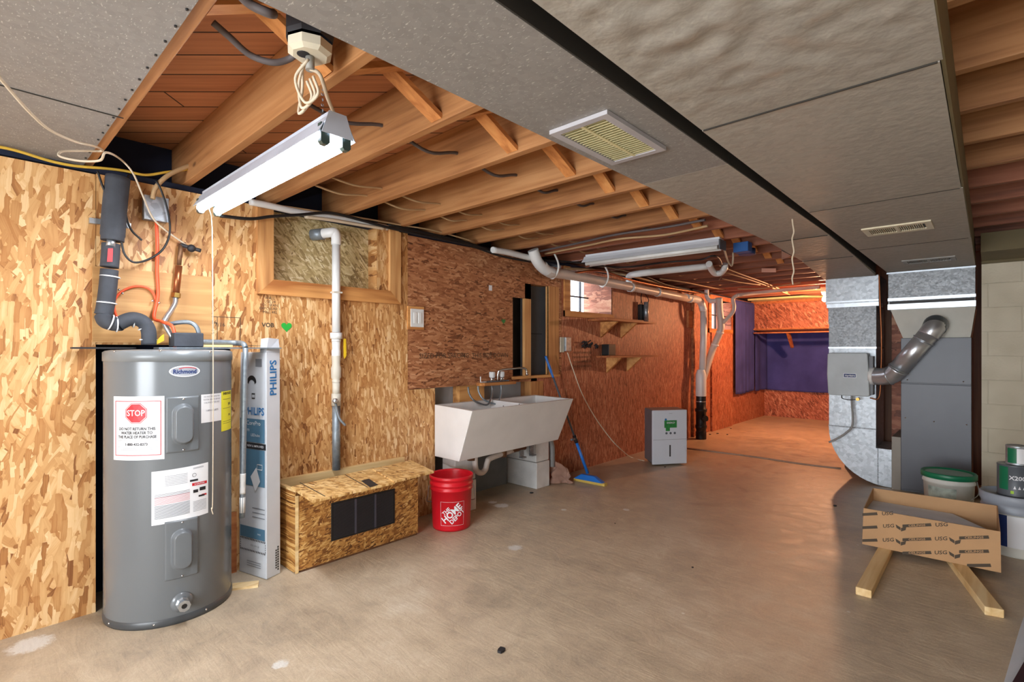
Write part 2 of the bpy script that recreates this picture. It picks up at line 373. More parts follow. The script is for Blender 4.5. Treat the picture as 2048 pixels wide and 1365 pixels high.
# cloth
def cloth():
    m, n, l, b = newmat('purple cloth', .85)
    tc = n.new('ShaderNodeTexCoord'); nz = n.new('ShaderNodeTexNoise'); nz.inputs['Scale'].default_value = 3; nz.inputs['Detail'].default_value = 4; l.new(tc.outputs['Object'], nz.inputs['Vector'])
    r = ramp(n, [(.3, S(50,56,126)), (.7, S(70,78,160))]); l.new(nz.outputs['Fac'], r.inputs['Fac']); l.new(r.outputs['Color'], b.inputs['Base Color'])
    return m
M['cloth'] = cloth()

# painted cinder block
def cinder():
    m, n, l, b = newmat('cream painted block', .8)
    tc = n.new('ShaderNodeTexCoord'); nz = n.new('ShaderNodeTexNoise'); nz.inputs['Scale'].default_value = 60; nz.inputs['Detail'].default_value = 4
    n2 = n.new('ShaderNodeTexNoise'); n2.inputs['Scale'].default_value = 3
    l.new(tc.outputs['Object'], nz.inputs['Vector']); l.new(tc.outputs['Object'], n2.inputs['Vector'])
    r = ramp(n, [(.3, S(198,190,168)), (.7, S(222,214,194))]); l.new(n2.outputs['Fac'], r.inputs['Fac']); l.new(r.outputs['Color'], b.inputs['Base Color'])
    mp = n.new('ShaderNodeMapping'); mp.inputs['Rotation'].default_value = (R(90), 0, 0); l.new(tc.outputs['Object'], mp.inputs['Vector'])
    br = n.new('ShaderNodeTexBrick'); br.inputs['Scale'].default_value = 1; br.inputs['Brick Width'].default_value = .4; br.inputs['Row Height'].default_value = .2; br.inputs['Mortar Size'].default_value = .004; br.inputs['Mortar Smooth'].default_value = .5
    l.new(mp.outputs[0], br.inputs['Vector'])
    h = math_n(n, l, 'SUBTRACT', math_n(n, l, 'MULTIPLY', nz.outputs['Fac'], .5), br.outputs['Fac'])
    bp = n.new('ShaderNodeBump'); bp.inputs['Strength'].default_value = .7; bp.inputs['Distance'].default_value = .005; l.new(h, bp.inputs['Height']); l.new(bp.outputs['Normal'], b.inputs['Normal'])
    return m
M['cinder'] = cinder()

# concrete floor
def concrete():
    m, n, l, b = newmat('worn concrete', .4)
    tc = n.new('ShaderNodeTexCoord'); co = tc.outputs['Object']
    def nz(sc, det=5, dist=0.0, vec=None, rough=.55):
        x = n.new('ShaderNodeTexNoise'); x.inputs['Scale'].default_value = sc; x.inputs['Detail'].default_value = det; x.inputs['Distortion'].default_value = dist; x.inputs['Roughness'].default_value = rough; l.new(vec or co, x.inputs['Vector']); return x.outputs['Fac']
    a = nz(1.1, 8, .4, rough=.6); bb = nz(7, 12, .6, rough=.78); c_ = nz(110, 5, 0, rough=.8)
    mp = n.new('ShaderNodeMapping'); mp.inputs['Rotation'].default_value = (0, 0, R(25)); mp.inputs['Scale'].default_value = (1.5, 9, 1); l.new(co, mp.inputs['Vector'])
    st = nz(2.5, 7, 1.5, mp.outputs[0], .6)
    v = math_n(n, l, 'ADD', math_n(n, l, 'MULTIPLY', a, .34), math_n(n, l, 'MULTIPLY', bb, .38))
    v = math_n(n, l, 'ADD', v, math_n(n, l, 'MULTIPLY', st, .10)); v = math_n(n, l, 'ADD', v, math_n(n, l, 'MULTIPLY', c_, .22))
    r = ramp(n, [(.38, S(140,126,108)), (.48, S(176,159,136)), (.55, S(194,176,150)), (.66, S(214,202,182))]); l.new(v, r.inputs['Fac']); col = r.outputs['Color']
    # white paint smears
    spots = [PZ(1003,1012,0), PZ(1030,1096,0), PZ(985,1005,0), PZ(1128,1020,0), PZ(1253,1020,0), PZ(560,1330,0), PZ(60,1290,0)]
    rad = [.13,.10,.08,.05,.06,.07,.16]
    n4 = nz(14, 8, 1.5, rough=.7); n5 = nz(50, 6, rough=.7)
    msk = None
    for p, rd in zip(spots, rad):
        d = n.new('ShaderNodeVectorMath'); d.operation = 'DISTANCE'; l.new(co, d.inputs[0]); d.inputs[1].default_value = (p.x, p.y, 0)
        q = math_n(n, l, 'SUBTRACT', 1.0, math_n(n, l, 'DIVIDE', d.outputs['Value'], rd), True)
        msk = q if msk is None else math_n(n, l, 'MAXIMUM', msk, q)
    mm = math_n(n, l, 'MULTIPLY', msk, math_n(n, l, 'ADD', n4, n5))
    kr = ramp(n, [(.50, (0,0,0,1)), (.66, (.8,.8,.8,1))]); l.new(mm, kr.inputs['Fac'])
    mx = n.new('ShaderNodeMixRGB'); l.new(kr.outputs['Color'], mx.inputs['Fac']); l.new(col, mx.inputs[1]); mx.inputs[2].default_value = S(222,222,218); col = mx.outputs[0]
    # small chips of paint
    vo = n.new('ShaderNodeTexVoronoi'); vo.inputs['Scale'].default_value = 3.2; l.new(co, vo.inputs['Vector'])
    k2 = ramp(n, [(.022, (1,1,1,1)), (.03, (0,0,0,1))]); l.new(vo.outputs['Distance'], k2.inputs['Fac'])
    m3 = n.new('ShaderNodeMixRGB'); l.new(k2.outputs['Color'], m3.inputs['Fac']); l.new(col, m3.inputs[1]); m3.inputs[2].default_value = S(220,214,200); col = m3.outputs[0]
    l.new(col, b.inputs['Base Color'])
    rr = n.new('ShaderNodeMapRange'); rr.inputs[1].default_value = .35; rr.inputs[2].default_value = .65; rr.inputs[3].default_value = .30; rr.inputs[4].default_value = .52; l.new(bb, rr.inputs[0]); l.new(rr.outputs[0], b.inputs['Roughness'])
    h = math_n(n, l, 'ADD', math_n(n, l, 'MULTIPLY', st, .35), math_n(n, l, 'MULTIPLY', bb, .6))
    bp = n.new('ShaderNodeBump'); bp.inputs['Strength'].default_value = .55; bp.inputs['Distance'].default_value = .012; l.new(h, bp.inputs['Height']); l.new(bp.outputs['Normal'], b.inputs['Normal'])
    return m
M['concrete'] = concrete()
M['foundation'] = plain('grey foundation', S(120,122,124), .85, 0, .1, 5, .4, 30)

# diagonal subfloor boards
def subfloor():
    m, n, l, b = newmat('diagonal subfloor boards', .7)
    tc = n.new('ShaderNodeTexCoord'); mp = n.new('ShaderNodeMapping'); mp.inputs['Rotation'].default_value = (0, 0, R(-43)); l.new(tc.outputs['Object'], mp.inputs['Vector'])
    br = n.new('ShaderNodeTexBrick'); br.inputs['Scale'].default_value = 1; br.inputs['Brick Width'].default_value = 3.0; br.inputs['Row Height'].default_value = .14; br.inputs['Mortar Size'].default_value = .004; br.inputs['Mortar Smooth'].default_value = .2
    br.inputs['Color1'].default_value = S(190,126,86); br.inputs['Color2'].default_value = S(208,150,106); br.inputs['Mortar'].default_value = S(50,28,18)
    l.new(mp.outputs[0], br.inputs['Vector'])
    m2 = n.new('ShaderNodeMapping'); m2.inputs['Scale'].default_value = (.6, 14, 1); l.new(mp.outputs[0], m2.inputs['Vector'])
    nz = n.new('ShaderNodeTexNoise'); nz.inputs['Scale'].default_value = 3; nz.inputs['Detail'].default_value = 5; l.new(m2.outputs[0], nz.inputs['Vector'])
    mx = n.new('ShaderNodeMixRGB'); mx.blend_type = 'MULTIPLY'; mx.inputs['Fac'].default_value = .6; r = ramp(n, [(.3, (.55,.5,.45,1)), (.7, (1,1,1,1))]); l.new(nz.outputs['Fac'], r.inputs['Fac'])
    l.new(br.outputs['Color'], mx.inputs[1]); l.new(r.outputs['Color'], mx.inputs[2]); l.new(mx.outputs[0], b.inputs['Base Color'])
    bp = n.new('ShaderNodeBump'); bp.inputs['Strength'].default_value = .6; bp.inputs['Distance'].default_value = .006; bp.invert = True; l.new(br.outputs['Fac'], bp.inputs['Height']); l.new(bp.outputs['Normal'], b.inputs['Normal'])
    return m
M['subfloor'] = subfloor()

# ================================================================== SETTING
XW = -3.12          # face of the sheeted long wall
YB = 10.45          # back wall
ZJ, ZS = 2.13, 2.37 # joist bottoms, subfloor
XR, YF = 2.6, -2.4
struct('floor', MB().box(-3.5, XR, YF, YB+.2, -.1, 0), M['concrete'])
struct('ceiling', MB().box(-3.7, XR, YF, YB+.2, ZS, ZS+.1), M['subfloor'])

# long wall: foundation with real holes for the windows and the recess
def wall_grid(mb, x0, x1, ys, zs, holes):
    for i in range(len(ys)-1):
        for j in range(len(zs)-1):
            yc, zc = (ys[i]+ys[i+1])/2, (zs[j]+zs[j+1])/2
            if any(a < yc < b and c < zc < d for a, b, c, d in holes): continue
            mb.box(x0, x1, ys[i], ys[i+1], zs[j], zs[j+1])
    return mb
W2 = (4.227, 5.03, 1.645, 2.06); W3 = (7.85, 8.72, 1.575, 2.03)
wl = struct('wall_left', wall_grid(MB(), -3.50, -3.40, [YF, 4.227, 5.03, 7.85, 8.72, YB+.2], [0, 1.575, 1.645, 2.03, 2.06, ZS], [W2, W3]), M['foundation'])
def sheet(y0, y1, z0, z1, mat, holes=(), t=.012, x=XW, parent=wl, name='strand_board_sheet'):
    ys = sorted({y0, y1} | {v for h in holes for v in h[:2] if y0 < v < y1}); zs = sorted({z0, z1} | {v for h in holes for v in h[2:] if z0 < v < z1})
    return struct(name, wall_grid(MB(), x-t, x, ys, zs, holes), mat, parent)
g = .002
sheet(YF, .455, 0.0, 2.085, M['osb_gold'])
sheet(.455+g, 1.268, 1.275, 2.09, M['osb_gold'])
sheet(1.05, 1.268, 0.0, 1.273, M['osb_gold'])
sheet(1.268+g, 2.25, 0.0, 2.10, M['osb_mid'], [(1.28, 2.09, 1.665, 2.3)])
sheet(2.25+g, 3.635, .958, 2.09, M['osb_red'], [(3.385, 3.70, 1.01, 1.72)])
sheet(2.25+g, 2.504, 0, .955, M['osb_mid'])
sheet(3.635+g, 4.10, 1.01, 2.06, M['osb_red'], [(3.63, 3.893, 1.01, 1.862)])
sheet(3.735, 4.10, 0, 1.008, M['osb_far'])
sheet(4.10+g, 5.60, 0, 2.09, M['osb_far'], [W2])
sheet(5.60+g, 7.20, 0, 2.10, M['osb_far'])
sheet(7.20+g, 7.84, 0, 2.10, M['osb_far'])
sheet(7.84+g, 9.2, 0, 2.10, M['osb_far'], [W3])
sheet(9.2+g, YB, 0, 2.10, M['osb_far'])
# rim and sill above the foundation, dark behind the sheets
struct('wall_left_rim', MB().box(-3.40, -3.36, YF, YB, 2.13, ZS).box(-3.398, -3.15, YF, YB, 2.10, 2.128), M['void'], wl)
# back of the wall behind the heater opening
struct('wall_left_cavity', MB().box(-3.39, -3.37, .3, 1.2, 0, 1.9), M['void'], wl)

wb = struct('wall_back', MB().box(-3.6, XR, YB+.02, YB+.2, 0, ZS), M['foundation'])
struct('strand_board_sheet', MB().box(-3.12, 2.4, YB-.012, YB, 0, 2.2), M['osb_back'], wb)
# sheeted box built forward from the back wall over the cloth
struct('strand_board_sheet', MB().box(-3.12, -.9, 9.74, 9.752, 1.60, 2.10), M['osb_back'], wb)
struct('soffit_board', MB().box(-3.12, -.9, 9.74, YB-.013, 1.585, 1.60), M['shelfwood'], wb)
struct('soffit_edge', MB().box(-3.05, -1.0, 9.60, 9.739, 1.535, 1.555).box(-3.12, -1.0, 9.66, 9.739, 1.60, 1.625), M['shelfwood'], wb)
for xx in (-2.53,):
    struct('soffit_brace', MB().prism([(xx, 9.62, 1.535), (xx, 9.74, 1.535), (xx, 9.95, 1.30), (xx, 9.90, 1.28)], (.04, 0, 0)), M['shelfwood'], wb)
struct('trim_1', MB().box(-3.12, -1.1, 9.70, 9.739, 2.06, 2.12), M['shelfwood'])

struct('wall_right', MB().box(-.04, XR, 5.80, 6.1, 0, 2.05), M['cinder'])
struct('wall_far_right', MB().box(XR, XR+.1, YF, YB+.2, 0, ZS), M['cinder'])
# unseen wall behind the camera, with an opening added around the fill light
struct('wall_behind', MB().box(-3.7, -1.85, YF-.1, YF, 0, ZS).box(.45, XR+.1, YF-.1, YF, 0, ZS).box(-1.85, .45, YF-.1, YF, 1.80, ZS).box(-1.85, .45, YF-.1, YF, 0, .30), M['cinder'])
struct('fill_opening_frame', MB().box(-1.92, -1.82, YF, YF+.03, .24, 1.86).box(.42, .52, YF, YF+.03, .24, 1.86).box(-1.82, .42, YF, YF+.03, 1.78, 1.86).box(-1.82, .42, YF, YF+.03, .24, .31), M['white'])  # added frame around the fill light's opening, out of view
struct('fill_lamp_housing', MB().box(-1.22, .02, -1.56, -1.04, 2.006, 2.06).box(-.9, -.88, -1.31, -1.29, 2.06, ZJ).box(-.3, -.28, -1.31, -1.29, 2.06, ZJ), M['shopwhite'])  # added housing over the unseen ceiling fill light
# dark board added behind the furnace, keeps bulb light out of the gap
struct('bulb_shield_board', MB().box(-1.12, .0, 6.42, 6.46, 0, 2.36), M['darkwood'])

# ---- joists, each one its own thing
JY = [-1.6, -1.2, -.8, -.38, .02, .449, .862, 1.311, 1.745, 2.185, 2.56, 2.955, 3.37] + [3.78+.41*i for i in range(16)]
JY = [y for y in JY if y < 10.1]
ordn = ['first','second','third','fourth','fifth','sixth','seventh','eighth','ninth','tenth','eleventh','twelfth','thirteenth','fourteenth','fifteenth','sixteenth','seventeenth','eighteenth','nineteenth','twentieth','twenty-first','twenty-second','twenty-third','twenty-fourth','twenty-fifth']
def joist_ends():
    pass
k = 0; firstJ = None; far_mesh = None
for y in JY:
    if y < .4 and y < 0: 
        if y < -1: continue
    k += 1
    mb = MB().box(-3.35, XR-.01, -.04, 0, 0, ZS-ZJ-.001)
    me_src = firstJ
    if firstJ is None:
        firstJ = build('floor_joist', mb, M['joist'], None, loc=(0,0,0), bevel=.003)
        o = firstJ; o.location = (0, y, ZJ)
        # keep joist mesh relative to its own origin
    else:
        o = firstJ.copy(); C.objects.link(o); o.location = (0, y, ZJ)
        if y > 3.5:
            if far_mesh is None: far_mesh = firstJ.data.copy(); far_mesh.materials[0] = M['joist_far']
            o.data = far_mesh
    vis = y > .4
    idx = sum(1 for q in JY if .4 < q <= y)
    o['label'] = ('%s overhead wooden joist counting from the water heater towards the back wall' % ordn[idx-1]) if vis else 'wooden joist above the sheet metal panel over the camera, number %s' % ordn[k-1]
    o['category'] = 'joist'; o['group'] = 'floor joists'
# cross bridging between joists
VJ = [y for y in JY if y > .4]
first = None
for i in range(len(VJ)-1):
    if i > 12: break
    y0, y1 = VJ[i], VJ[i+1]-.04
    for s_ in (0, 1):
        x = -1.57+.075*s_
        a, b_ = ((x, y0, ZS-.03), (x, y1, ZJ+.018)) if s_ == 0 else ((x, y0, ZJ+.018), (x, y1, ZS-.03))
        single('bridging_brace', MB().bar(a, b_, .062, .02), M['brace'],
            'short diagonal wooden brace %s between the %s and %s joists' % ('dropping' if s_ == 0 else 'rising', ordn[i], ordn[i+1]), 'brace', group='cross bridging between the joists')
# blocking boards near the camera
single('blocking_board', MB().prism([(-1.44, .455, 2.34), (-1.12, .455, 2.34), (-1.16, .455, 2.16), (-1.42, .455, 2.18)], (0, .04, 0)), M['brace'], 'stubby wooden block wedged high beside the sheet metal panel', 'block')

# ---- window 1 (boarded over)
def frame_bar(mb, y0, y1, z0, z1, x0=XW, x1=XW+.022): return mb.box(x0, x1, y0, y1, z0, z1)
w1 = struct('window_1', MB().box(-3.24, -3.228, 1.25, 1.99, 1.62, 2.12), M['osb_pale'])
struct('window_frame', MB().prism([(XW, 1.188, 1.575), (XW, 1.278, 1.665), (XW, 1.278, 2.09), (XW, 1.188, 2.09)], (.024, 0, 0)).box(-3.24, XW+.001, 1.265, 1.279, 1.65, 2.09), M['stud'], w1)
struct('window_sill', MB().prism([(XW, 1.188, 1.575), (XW, 2.175, 1.575), (XW, 2.085, 1.665), (XW, 1.278, 1.665)], (.026, 0, 0)).box(-3.24, XW+.001, 1.278, 2.10, 1.652, 1.666), M['trim'], w1)
struct('window_frame', MB().prism([(XW, 2.175, 1.575), (XW, 2.175, 2.09), (XW, 2.085, 2.12), (XW, 2.085, 1.665)], (.024, 0, 0)), M['stud'], w1)
struct('window_reveal', MB().box(-3.24, XW, 1.99, 2.085, 1.667, 2.12), M['osb_mid'], w1)
# ---- window 2 with daylight
def glazed(name, W_, xg=-3.494):
    y0, y1, z0, z1 = W_
    w = struct(name, MB().box(-3.47, XW, y0-.014, y0, z0, z1).box(-3.492, XW, y1-.004, y1+.014, z0, z1).box(-3.47, XW, y0, y1, z0-.014, z0), M['osb_far'])
    struct('window_frame', MB().box(XW, XW+.02, y0-.095, y0, z0-.06, 2.09).box(XW, XW+.022, y0-.095, y1+.02, z0-.06, z0), M['trim'], w)
    mb = MB(); ym = (y0+y1)/2
    mb.box(xg+.044, xg+.064, ym-.012, ym+.012, z0, z1).box(xg+.044, xg+.064, y0, y1, (z0+z1)/2-.008, (z0+z1)/2+.008)
    mb.box(xg+.044, xg+.064, y1-.168, y1-.150, z0, z1)
    struct('muntin', mb, M['glassmuntin'], w)
    struct('pane', MB().box(xg-.004, xg, y0, y1, z0, z1), M['pane'], w)
    return w
glazed('window_2', W2)
w3 = glazed('window_3', W3, -3.27)
# narrow openings in the wall beside the sink
rec = struct('door_1', MB().box(-3.22, -3.21, 3.60, 4.06, .98, 1.95), M['doorgrey'])
struct('stud', MB().box(-3.15, XW, 3.55, 3.635, 1.01, 1.86), M['stud'], rec)
struct('stud', MB().box(-3.155, XW+.004, 3.893, 4.053, 1.01, 1.868), M['stud'], rec)
struct('stud', MB().box(-3.21, XW-.013, 3.635, 3.893, 1.864, 1.90), M['stud'], rec)
struct('sill', MB().box(-3.21, XW+.02, 3.37, 4.053, .985, 1.009), M['trim'], rec)
struct('panel_seam', MB().box(-3.209, -3.206, 3.66, 3.9, 1.40, 1.406), M['black'], rec)
single('cavity_cable', MB().tube([(-3.30, 3.39, 1.72), (-3.30, 3.44, 1.5), (-3.3, 3.40, 1.25), (-3.3, 3.39, 1.0)], .008), M['copperdull'], 'brownish cable hanging inside the narrow wall opening', 'cable')

# ---- framing behind the sink
struct('trim_2', MB().box(-3.232, -3.15, 2.78, 3.06, .70, .956), M['trim'])
single('concrete_ledge', MB().box(-3.29, -3.24, 2.50, 3.73, .44, .95), plain('pale wall', S(176,176,178), .8), 'pale concrete wall patch showing behind the white sink', 'wall patch')
single('backing_block', MB().box(-3.235, XW+.01, 3.62, 3.80, .70, .955), M['stud'], 'square wooden block behind the right end of the white sink', 'block')

# ================================================================== DUCTS
# sheet metal pan nailed under the joists, top left
pan = thing('sheet_metal_pan', 'flat dull grey sheet metal nailed under the joists at upper left', 'metal sheet', (-2.1, -.4, 2.12))
build('sheet', MB().box(-3.14, -1.06, -1.2, -.02, 2.118, 2.122).box(-3.14, -1.06, -.018, .412, 2.121, 2.125), M['duct_spec'], pan)
build('seam', MB().bar(PZ(-20,165,2.119), PZ(247,237,2.119), .004, .003), M['duct_shade_seam'], pan)
for i in range(16):
    build('nail', MB().cyl((-1.5-.1*i, .402, 2.12), (-1.5-.1*i, .402, 2.116), .004, 6), M['black'], pan)

rd = thing('return_duct', 'narrow dull grey duct hung left of the dark gap, with slatted grille', 'duct', (-.9, 2, 1.95))
def rsec(y0, y1, l0, l1, r0, r1, z0, z1, mat):
    build('duct_section', MB().hexa([(l0,y0,z0),(r0,y0,z0),(r1,y1,z1),(l1,y1,z1),(l0,y0,2.125),(r0,y0,2.125),(r1,y1,2.125),(l1,y1,2.125)]), mat, rd)
rsec(-1.9, 1.98, -1.078, -1.075, -.742, -.722, 1.952, 1.952, M['duct_spec'])
rsec(1.982, 3.62, -1.075, -1.046, -.722, -.712, 1.952, 1.952, M['duct_dull'])
rsec(3.622, 4.55, -1.046, -1.078, -.712, -.730, 1.950, 1.950, M['duct_dull'])
rsec(4.552, 5.72, -1.080, -1.165, -.730, -.755, 1.948, 1.93, M['duct_dull'])
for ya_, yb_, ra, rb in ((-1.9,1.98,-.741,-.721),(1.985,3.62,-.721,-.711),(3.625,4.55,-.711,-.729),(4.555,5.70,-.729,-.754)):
    build('duct_side', MB().hexa([(ra,ya_,1.953),(ra+.003,ya_,1.953),(rb+.003,yb_,1.953),(rb,yb_,1.953),(ra,ya_,2.125),(ra+.003,ya_,2.125),(rb+.003,yb_,2.125),(rb,yb_,2.125)]), M['duct_shade_seam'], rd)  # dark colour stands in for shade between the two ducts
build('seam', MB().box(-1.04, -.72, 3.614, 3.622, 1.948, 1.951), M['duct_shade_seam'], rd)
build('seam', MB().box(-1.07, -.74, 4.547, 4.553, 1.946, 1.949), M['duct_shade_seam'], rd)
# return grille
gr = build('grille_frame', MB().box(-1.03, -1.005, 1.29, 1.665, 1.938, 1.951).box(-.84, -.815, 1.29, 1.665, 1.938, 1.951).box(-1.005, -.84, 1.29, 1.315, 1.938, 1.951).box(-1.005, -.84, 1.64, 1.665, 1.938, 1.951), plain('grey white register frame', S(176,174,178), .45), rd)
sl = MB()
for i in range(20):
    yy = 1.322+i*.0162
    sl.hexa([(-1.004,yy,1.940),(-.841,yy,1.940),(-.841,yy+.003,1.940),(-1.004,yy+.003,1.940),(-1.004,yy+.006,1.950),(-.841,yy+.006,1.950),(-.841,yy+.009,1.950),(-1.004,yy+.009,1.950)])
sl.box(-.928, -.918, 1.316, 1.639, 1.9385, 1.944)
build('slats', sl, plain('yellowed slats', S(214,206,160), .5), gr)
build('filter', MB().box(-1.004, -.841, 1.316, 1.639, 1.9505, 1.9515), plain('dusty filter', S(120,112,84), .9), gr)

sd_ = thing('supply_duct', 'wide dented grey duct running overhead on the right towards the furnace', 'duct', (-.37, 2, 1.95))
def dented(y0, y1, amp):
    def fn(u, v):
        x = -.672+u*(.592); y = y0+v*(y1-y0)
        e = min(u, 1-u, v, 1-v)*8; e = min(1, e)
        z = 1.952+amp*e*mnoise.noise(Vector((x*14, y*14, 3.1)))
        return (x, y, z)
    return fn
build('duct_section', MB().grid(dented(-1.9, 1.62, .011), 60, 220).box(-.672, -.669, -1.9, 1.62, 1.955, 2.125), M['duct_dull'], sd_)
build('duct_section', MB().box(-.672, -.086, 1.624, 2.95, 1.95, 2.125), M['duct_dull'], sd_)
build('duct_section', MB().box(-.672, -.08, 2.954, 4.30, 1.95, 2.125), M['duct_dull'], sd_)
build('duct_section', MB().box(-.672, -.078, 4.304, 5.74, 1.952, 2.125), M['duct_dull'], sd_)
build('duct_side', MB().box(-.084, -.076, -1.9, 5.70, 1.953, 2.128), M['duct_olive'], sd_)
sm_ = MB()
for yy in (1.622, 2.952, 4.302): build('seam', MB().box(-.668, -.09, yy-.001, yy+.003, 1.948, 1.952), M['duct_shade_seam'], sd_)
def register(parent, x0, x1, y0, y1, z, mat):
    f = build('register_frame', MB().box(x0, x1, y0, y0+.045, z-.008, z).box(x0, x1, y1-.045, y1, z-.008, z).box(x0, x0+.03, y0+.045, y1-.045, z-.008, z).box(x1-.03, x1, y0+.045, y1-.045, z-.008, z).box((x0+x1)/2-.008, (x0+x1)/2+.008, y0+.045, y1-.045, z-.008, z), mat, parent)
    s_ = MB(); n_ = 26
    for i in range(n_):
        xx = x0+.034+i*(x1-x0-.07)/n_
        s_.box(xx, xx+.004, y0+.045, y1-.045, z-.007, z-.001)
    build('louvres', s_, mat, f)
    build('opening', MB().box(x0+.03, x1-.03, y0+.045, y1-.045, z-.001, z), M['black'], f)
register(sd_, -.54, -.225, 3.56, 3.80, 1.95, M['ducttrim'])
register(sd_, -.50, -.18, 5.05, 5.28, 1.952, plain('grey register', S(150,150,146), .5))

# ---- return drop beside furnace
YP = 5.75
rp = thing('return_air_drop', 'galvanized vertical duct left of the furnace, curving at the floor', 'duct', (-.9, 5.75, 0))
build('upper_section', MB().box(-1.16, -.738, YP, 6.25, 1.69, 1.94), M['galv'], rp)
build('transition', MB().hexa([(-1.14,YP+.01,1.50),(-.757,YP+.01,1.50),(-.757,6.24,1.50),(-1.14,6.24,1.50),(-1.14,YP+.01,1.655),(-.757,YP+.01,1.655),(-.757,6.24,1.655),(-1.14,6.24,1.655)]), M['galv_dark'], rp)
build('middle_section', MB().box(-1.135, -.757, YP+.012, 6.24, 1.275, 1.50), M['galv_dark'], rp)
build('cleat', MB().box(-1.15, -.735, YP-.008, 6.0, 1.655, 1.69).box(-1.15, -.735, YP-.014, YP-.004, 1.70, 1.715), M['cleat'], rp)
build('cleat', MB().box(-1.138, -.752, YP-.004, 6.0, 1.262, 1.277), M['cleat'], rp)
build('lower_section', MB().box(-1.132, -.757, YP, 6.24, .50, 1.262), M['galv'], rp)
boot = [(-1.132, YP-.005, .50), (-.757, YP-.005, .50), (-.757, YP-.005, .345), (-.64, YP-.005, .345), (-.64, YP-.005, .003), (-.66, YP-.005, .003)]
for i in range(1, 13):
    a = R(90*i/13); boot.append((-.66-.472*math.sin(a), YP-.005, .003+.497*(1-math.cos(a))))
build('curved_boot', MB().prism(boot, (0, .5, 0)), M['galv'], rp)
build('seam', MB().box(-1.134, -.755, YP-.010, YP, .512, .522).box(-.745, -.738, YP-.012, YP-.004, .01, .344), M['galv_dark'], rp)
# furnace
fu = thing('furnace', 'tall dark grey furnace cabinet with white sheet transition on top', 'furnace', (-.33, 5.7, 0))
build('cabinet', MB().box(-.567, -.10, 5.70, 6.4, .0, 1.352), M['furnace'], fu, bevel=.004)
build('front_panel', MB().box(-.567, -.10, 5.685, 5.70, .96, 1.352), M['furnace'], fu, bevel=.003)
build('front_panel', MB().box(-.567, -.10, 5.685, 5.70, .02, .952), M['furnace'], fu, bevel=.003)
sc_ = MB()
for x, z in ((-.52, .985), (-.15, .985), (-.535, .65), (-.34, .635), (-.13, .63)): sc_.lathe((x, 5.685, z), [(.006, 0), (.005, .003), (0, .004)], 8, (0, -1, 0))
build('screws', sc_, M['chrome'], fu)
build('side_panel', MB().box(-.635, -.570, 5.71, 6.3, .0, .47), M['furn_tan'], fu)
build('transition', MB().hexa([(-.555,5.72,1.353),(-.107,5.72,1.353),(-.107,6.3,1.353),(-.555,6.3,1.353),(-.648,5.75,1.61),(-.075,5.75,1.61),(-.075,6.3,1.61),(-.648,6.3,1.61)]), M['plen_white'], fu)
build('plenum', MB().box(-.665, -.078, 5.752, 6.3, 1.61, 1.95), M['galv_dark'], fu)
build('cleat', MB().box(-.668, -.074, 5.735, 5.751, 1.612, 1.66).box(-.668, -.074, 5.738, 5.751, 1.69, 1.715).box(-.676, -.074, 5.735, 5.75, 1.935, 1.948), M['cleat'], fu)
build('slot', MB().box(-.655, -.082, 5.744, 5.751, 1.662, 1.685), M['black'], fu)
# humidifier
hu = thing('humidifier', 'pale grey square humidifier mounted on the vertical galvanized duct', 'humidifier', (-.95, 5.65, .82))
hb = []
build('cover', MB().prism([(-1.11, 5.60, .835), (-1.10, 5.60, .825), (-.80, 5.60, .825), (-.785, 5.60, .835), (-.79, 5.60, 1.0), (-.80, 5.60, 1.21), (-.81, 5.60, 1.22), (-1.10, 5.60, 1.22), (-1.115, 5.60, 1.21), (-1.12, 5.60, 1.02)], (0, .145, 0)), M['humid'], hu, bevel=.008)
build('side_housing', MB().box(-.795, -.765, 5.64, 5.744, .84, 1.19), M['dehumgrey'], hu)
bd = build('badge', MB().box(-.985, -.885, 5.594, 5.60, .992, 1.032), M['paper'], hu)
build('badge_field', MB().box(-.981, -.889, 5.592, 5.594, .996, 1.028), M['pailblue'], bd)
build('lettering', text_mb(MB(), 'Aprilaire', .022, plane_map((-.933, 5.592, 1.011), (1,0,0), (0,0,1)), .02), M['paper'], bd)
build('valve', MB().cyl((-.87, 5.62, .80), (-.87, 5.56, .80), .014, 12), M['brass'], hu)
build('drain_hose', MB().tube([(-.93, 5.66, .825), (-.93, 5.66, .76), PY(1705,850,5.62), PY(1690,868,5.62), PY(1670,880,5.62), PY(1658,885,5.62)], .009), plain('grey tube', S(150,150,148), .5), hu)
build('hose', MB().tube([(-1.0, 5.60, .825), (-.99, 5.58, .80), (-.93, 5.57, .79), (-.86, 5.57, .80)], .004), M['black'], hu)
# bypass pipe
bp_ = thing('bypass_pipe', 'shiny round metal duct angling from the humidifier to the furnace top', 'pipe', (-.5, 5.55, 1.0))
p = [PY(1742,752,5.66), PY(1760,752,5.62), PY(1790,748,5.56), PY(1805,728,5.53)]
r_ = .076
build('collar', MB().cyl((-.80, 5.67, 1.01), (-.755, 5.67, 1.01), .08, 28), M['white'], bp_)
build('elbow', MB().tube([(-.76, 5.67, 1.01), (-.70, 5.64, 1.01), (-.62, 5.60, 1.03), (-.57, 5.57, 1.09)], r_, 28), M['pipe_metal'], bp_)
build('straight_pipe', MB().tube([(-.575, 5.575, 1.08), (-.36, 5.56, 1.39)], r_-.002, 28, curve=False), M['pipe_metal'], bp_)
build('elbow', MB().tube([(-.37, 5.56, 1.37), (-.335, 5.57, 1.43), (-.325, 5.63, 1.46), (-.325, 5.73, 1.46)], r_+.002, 28), M['pipe_metal'], bp_)
rg = MB()
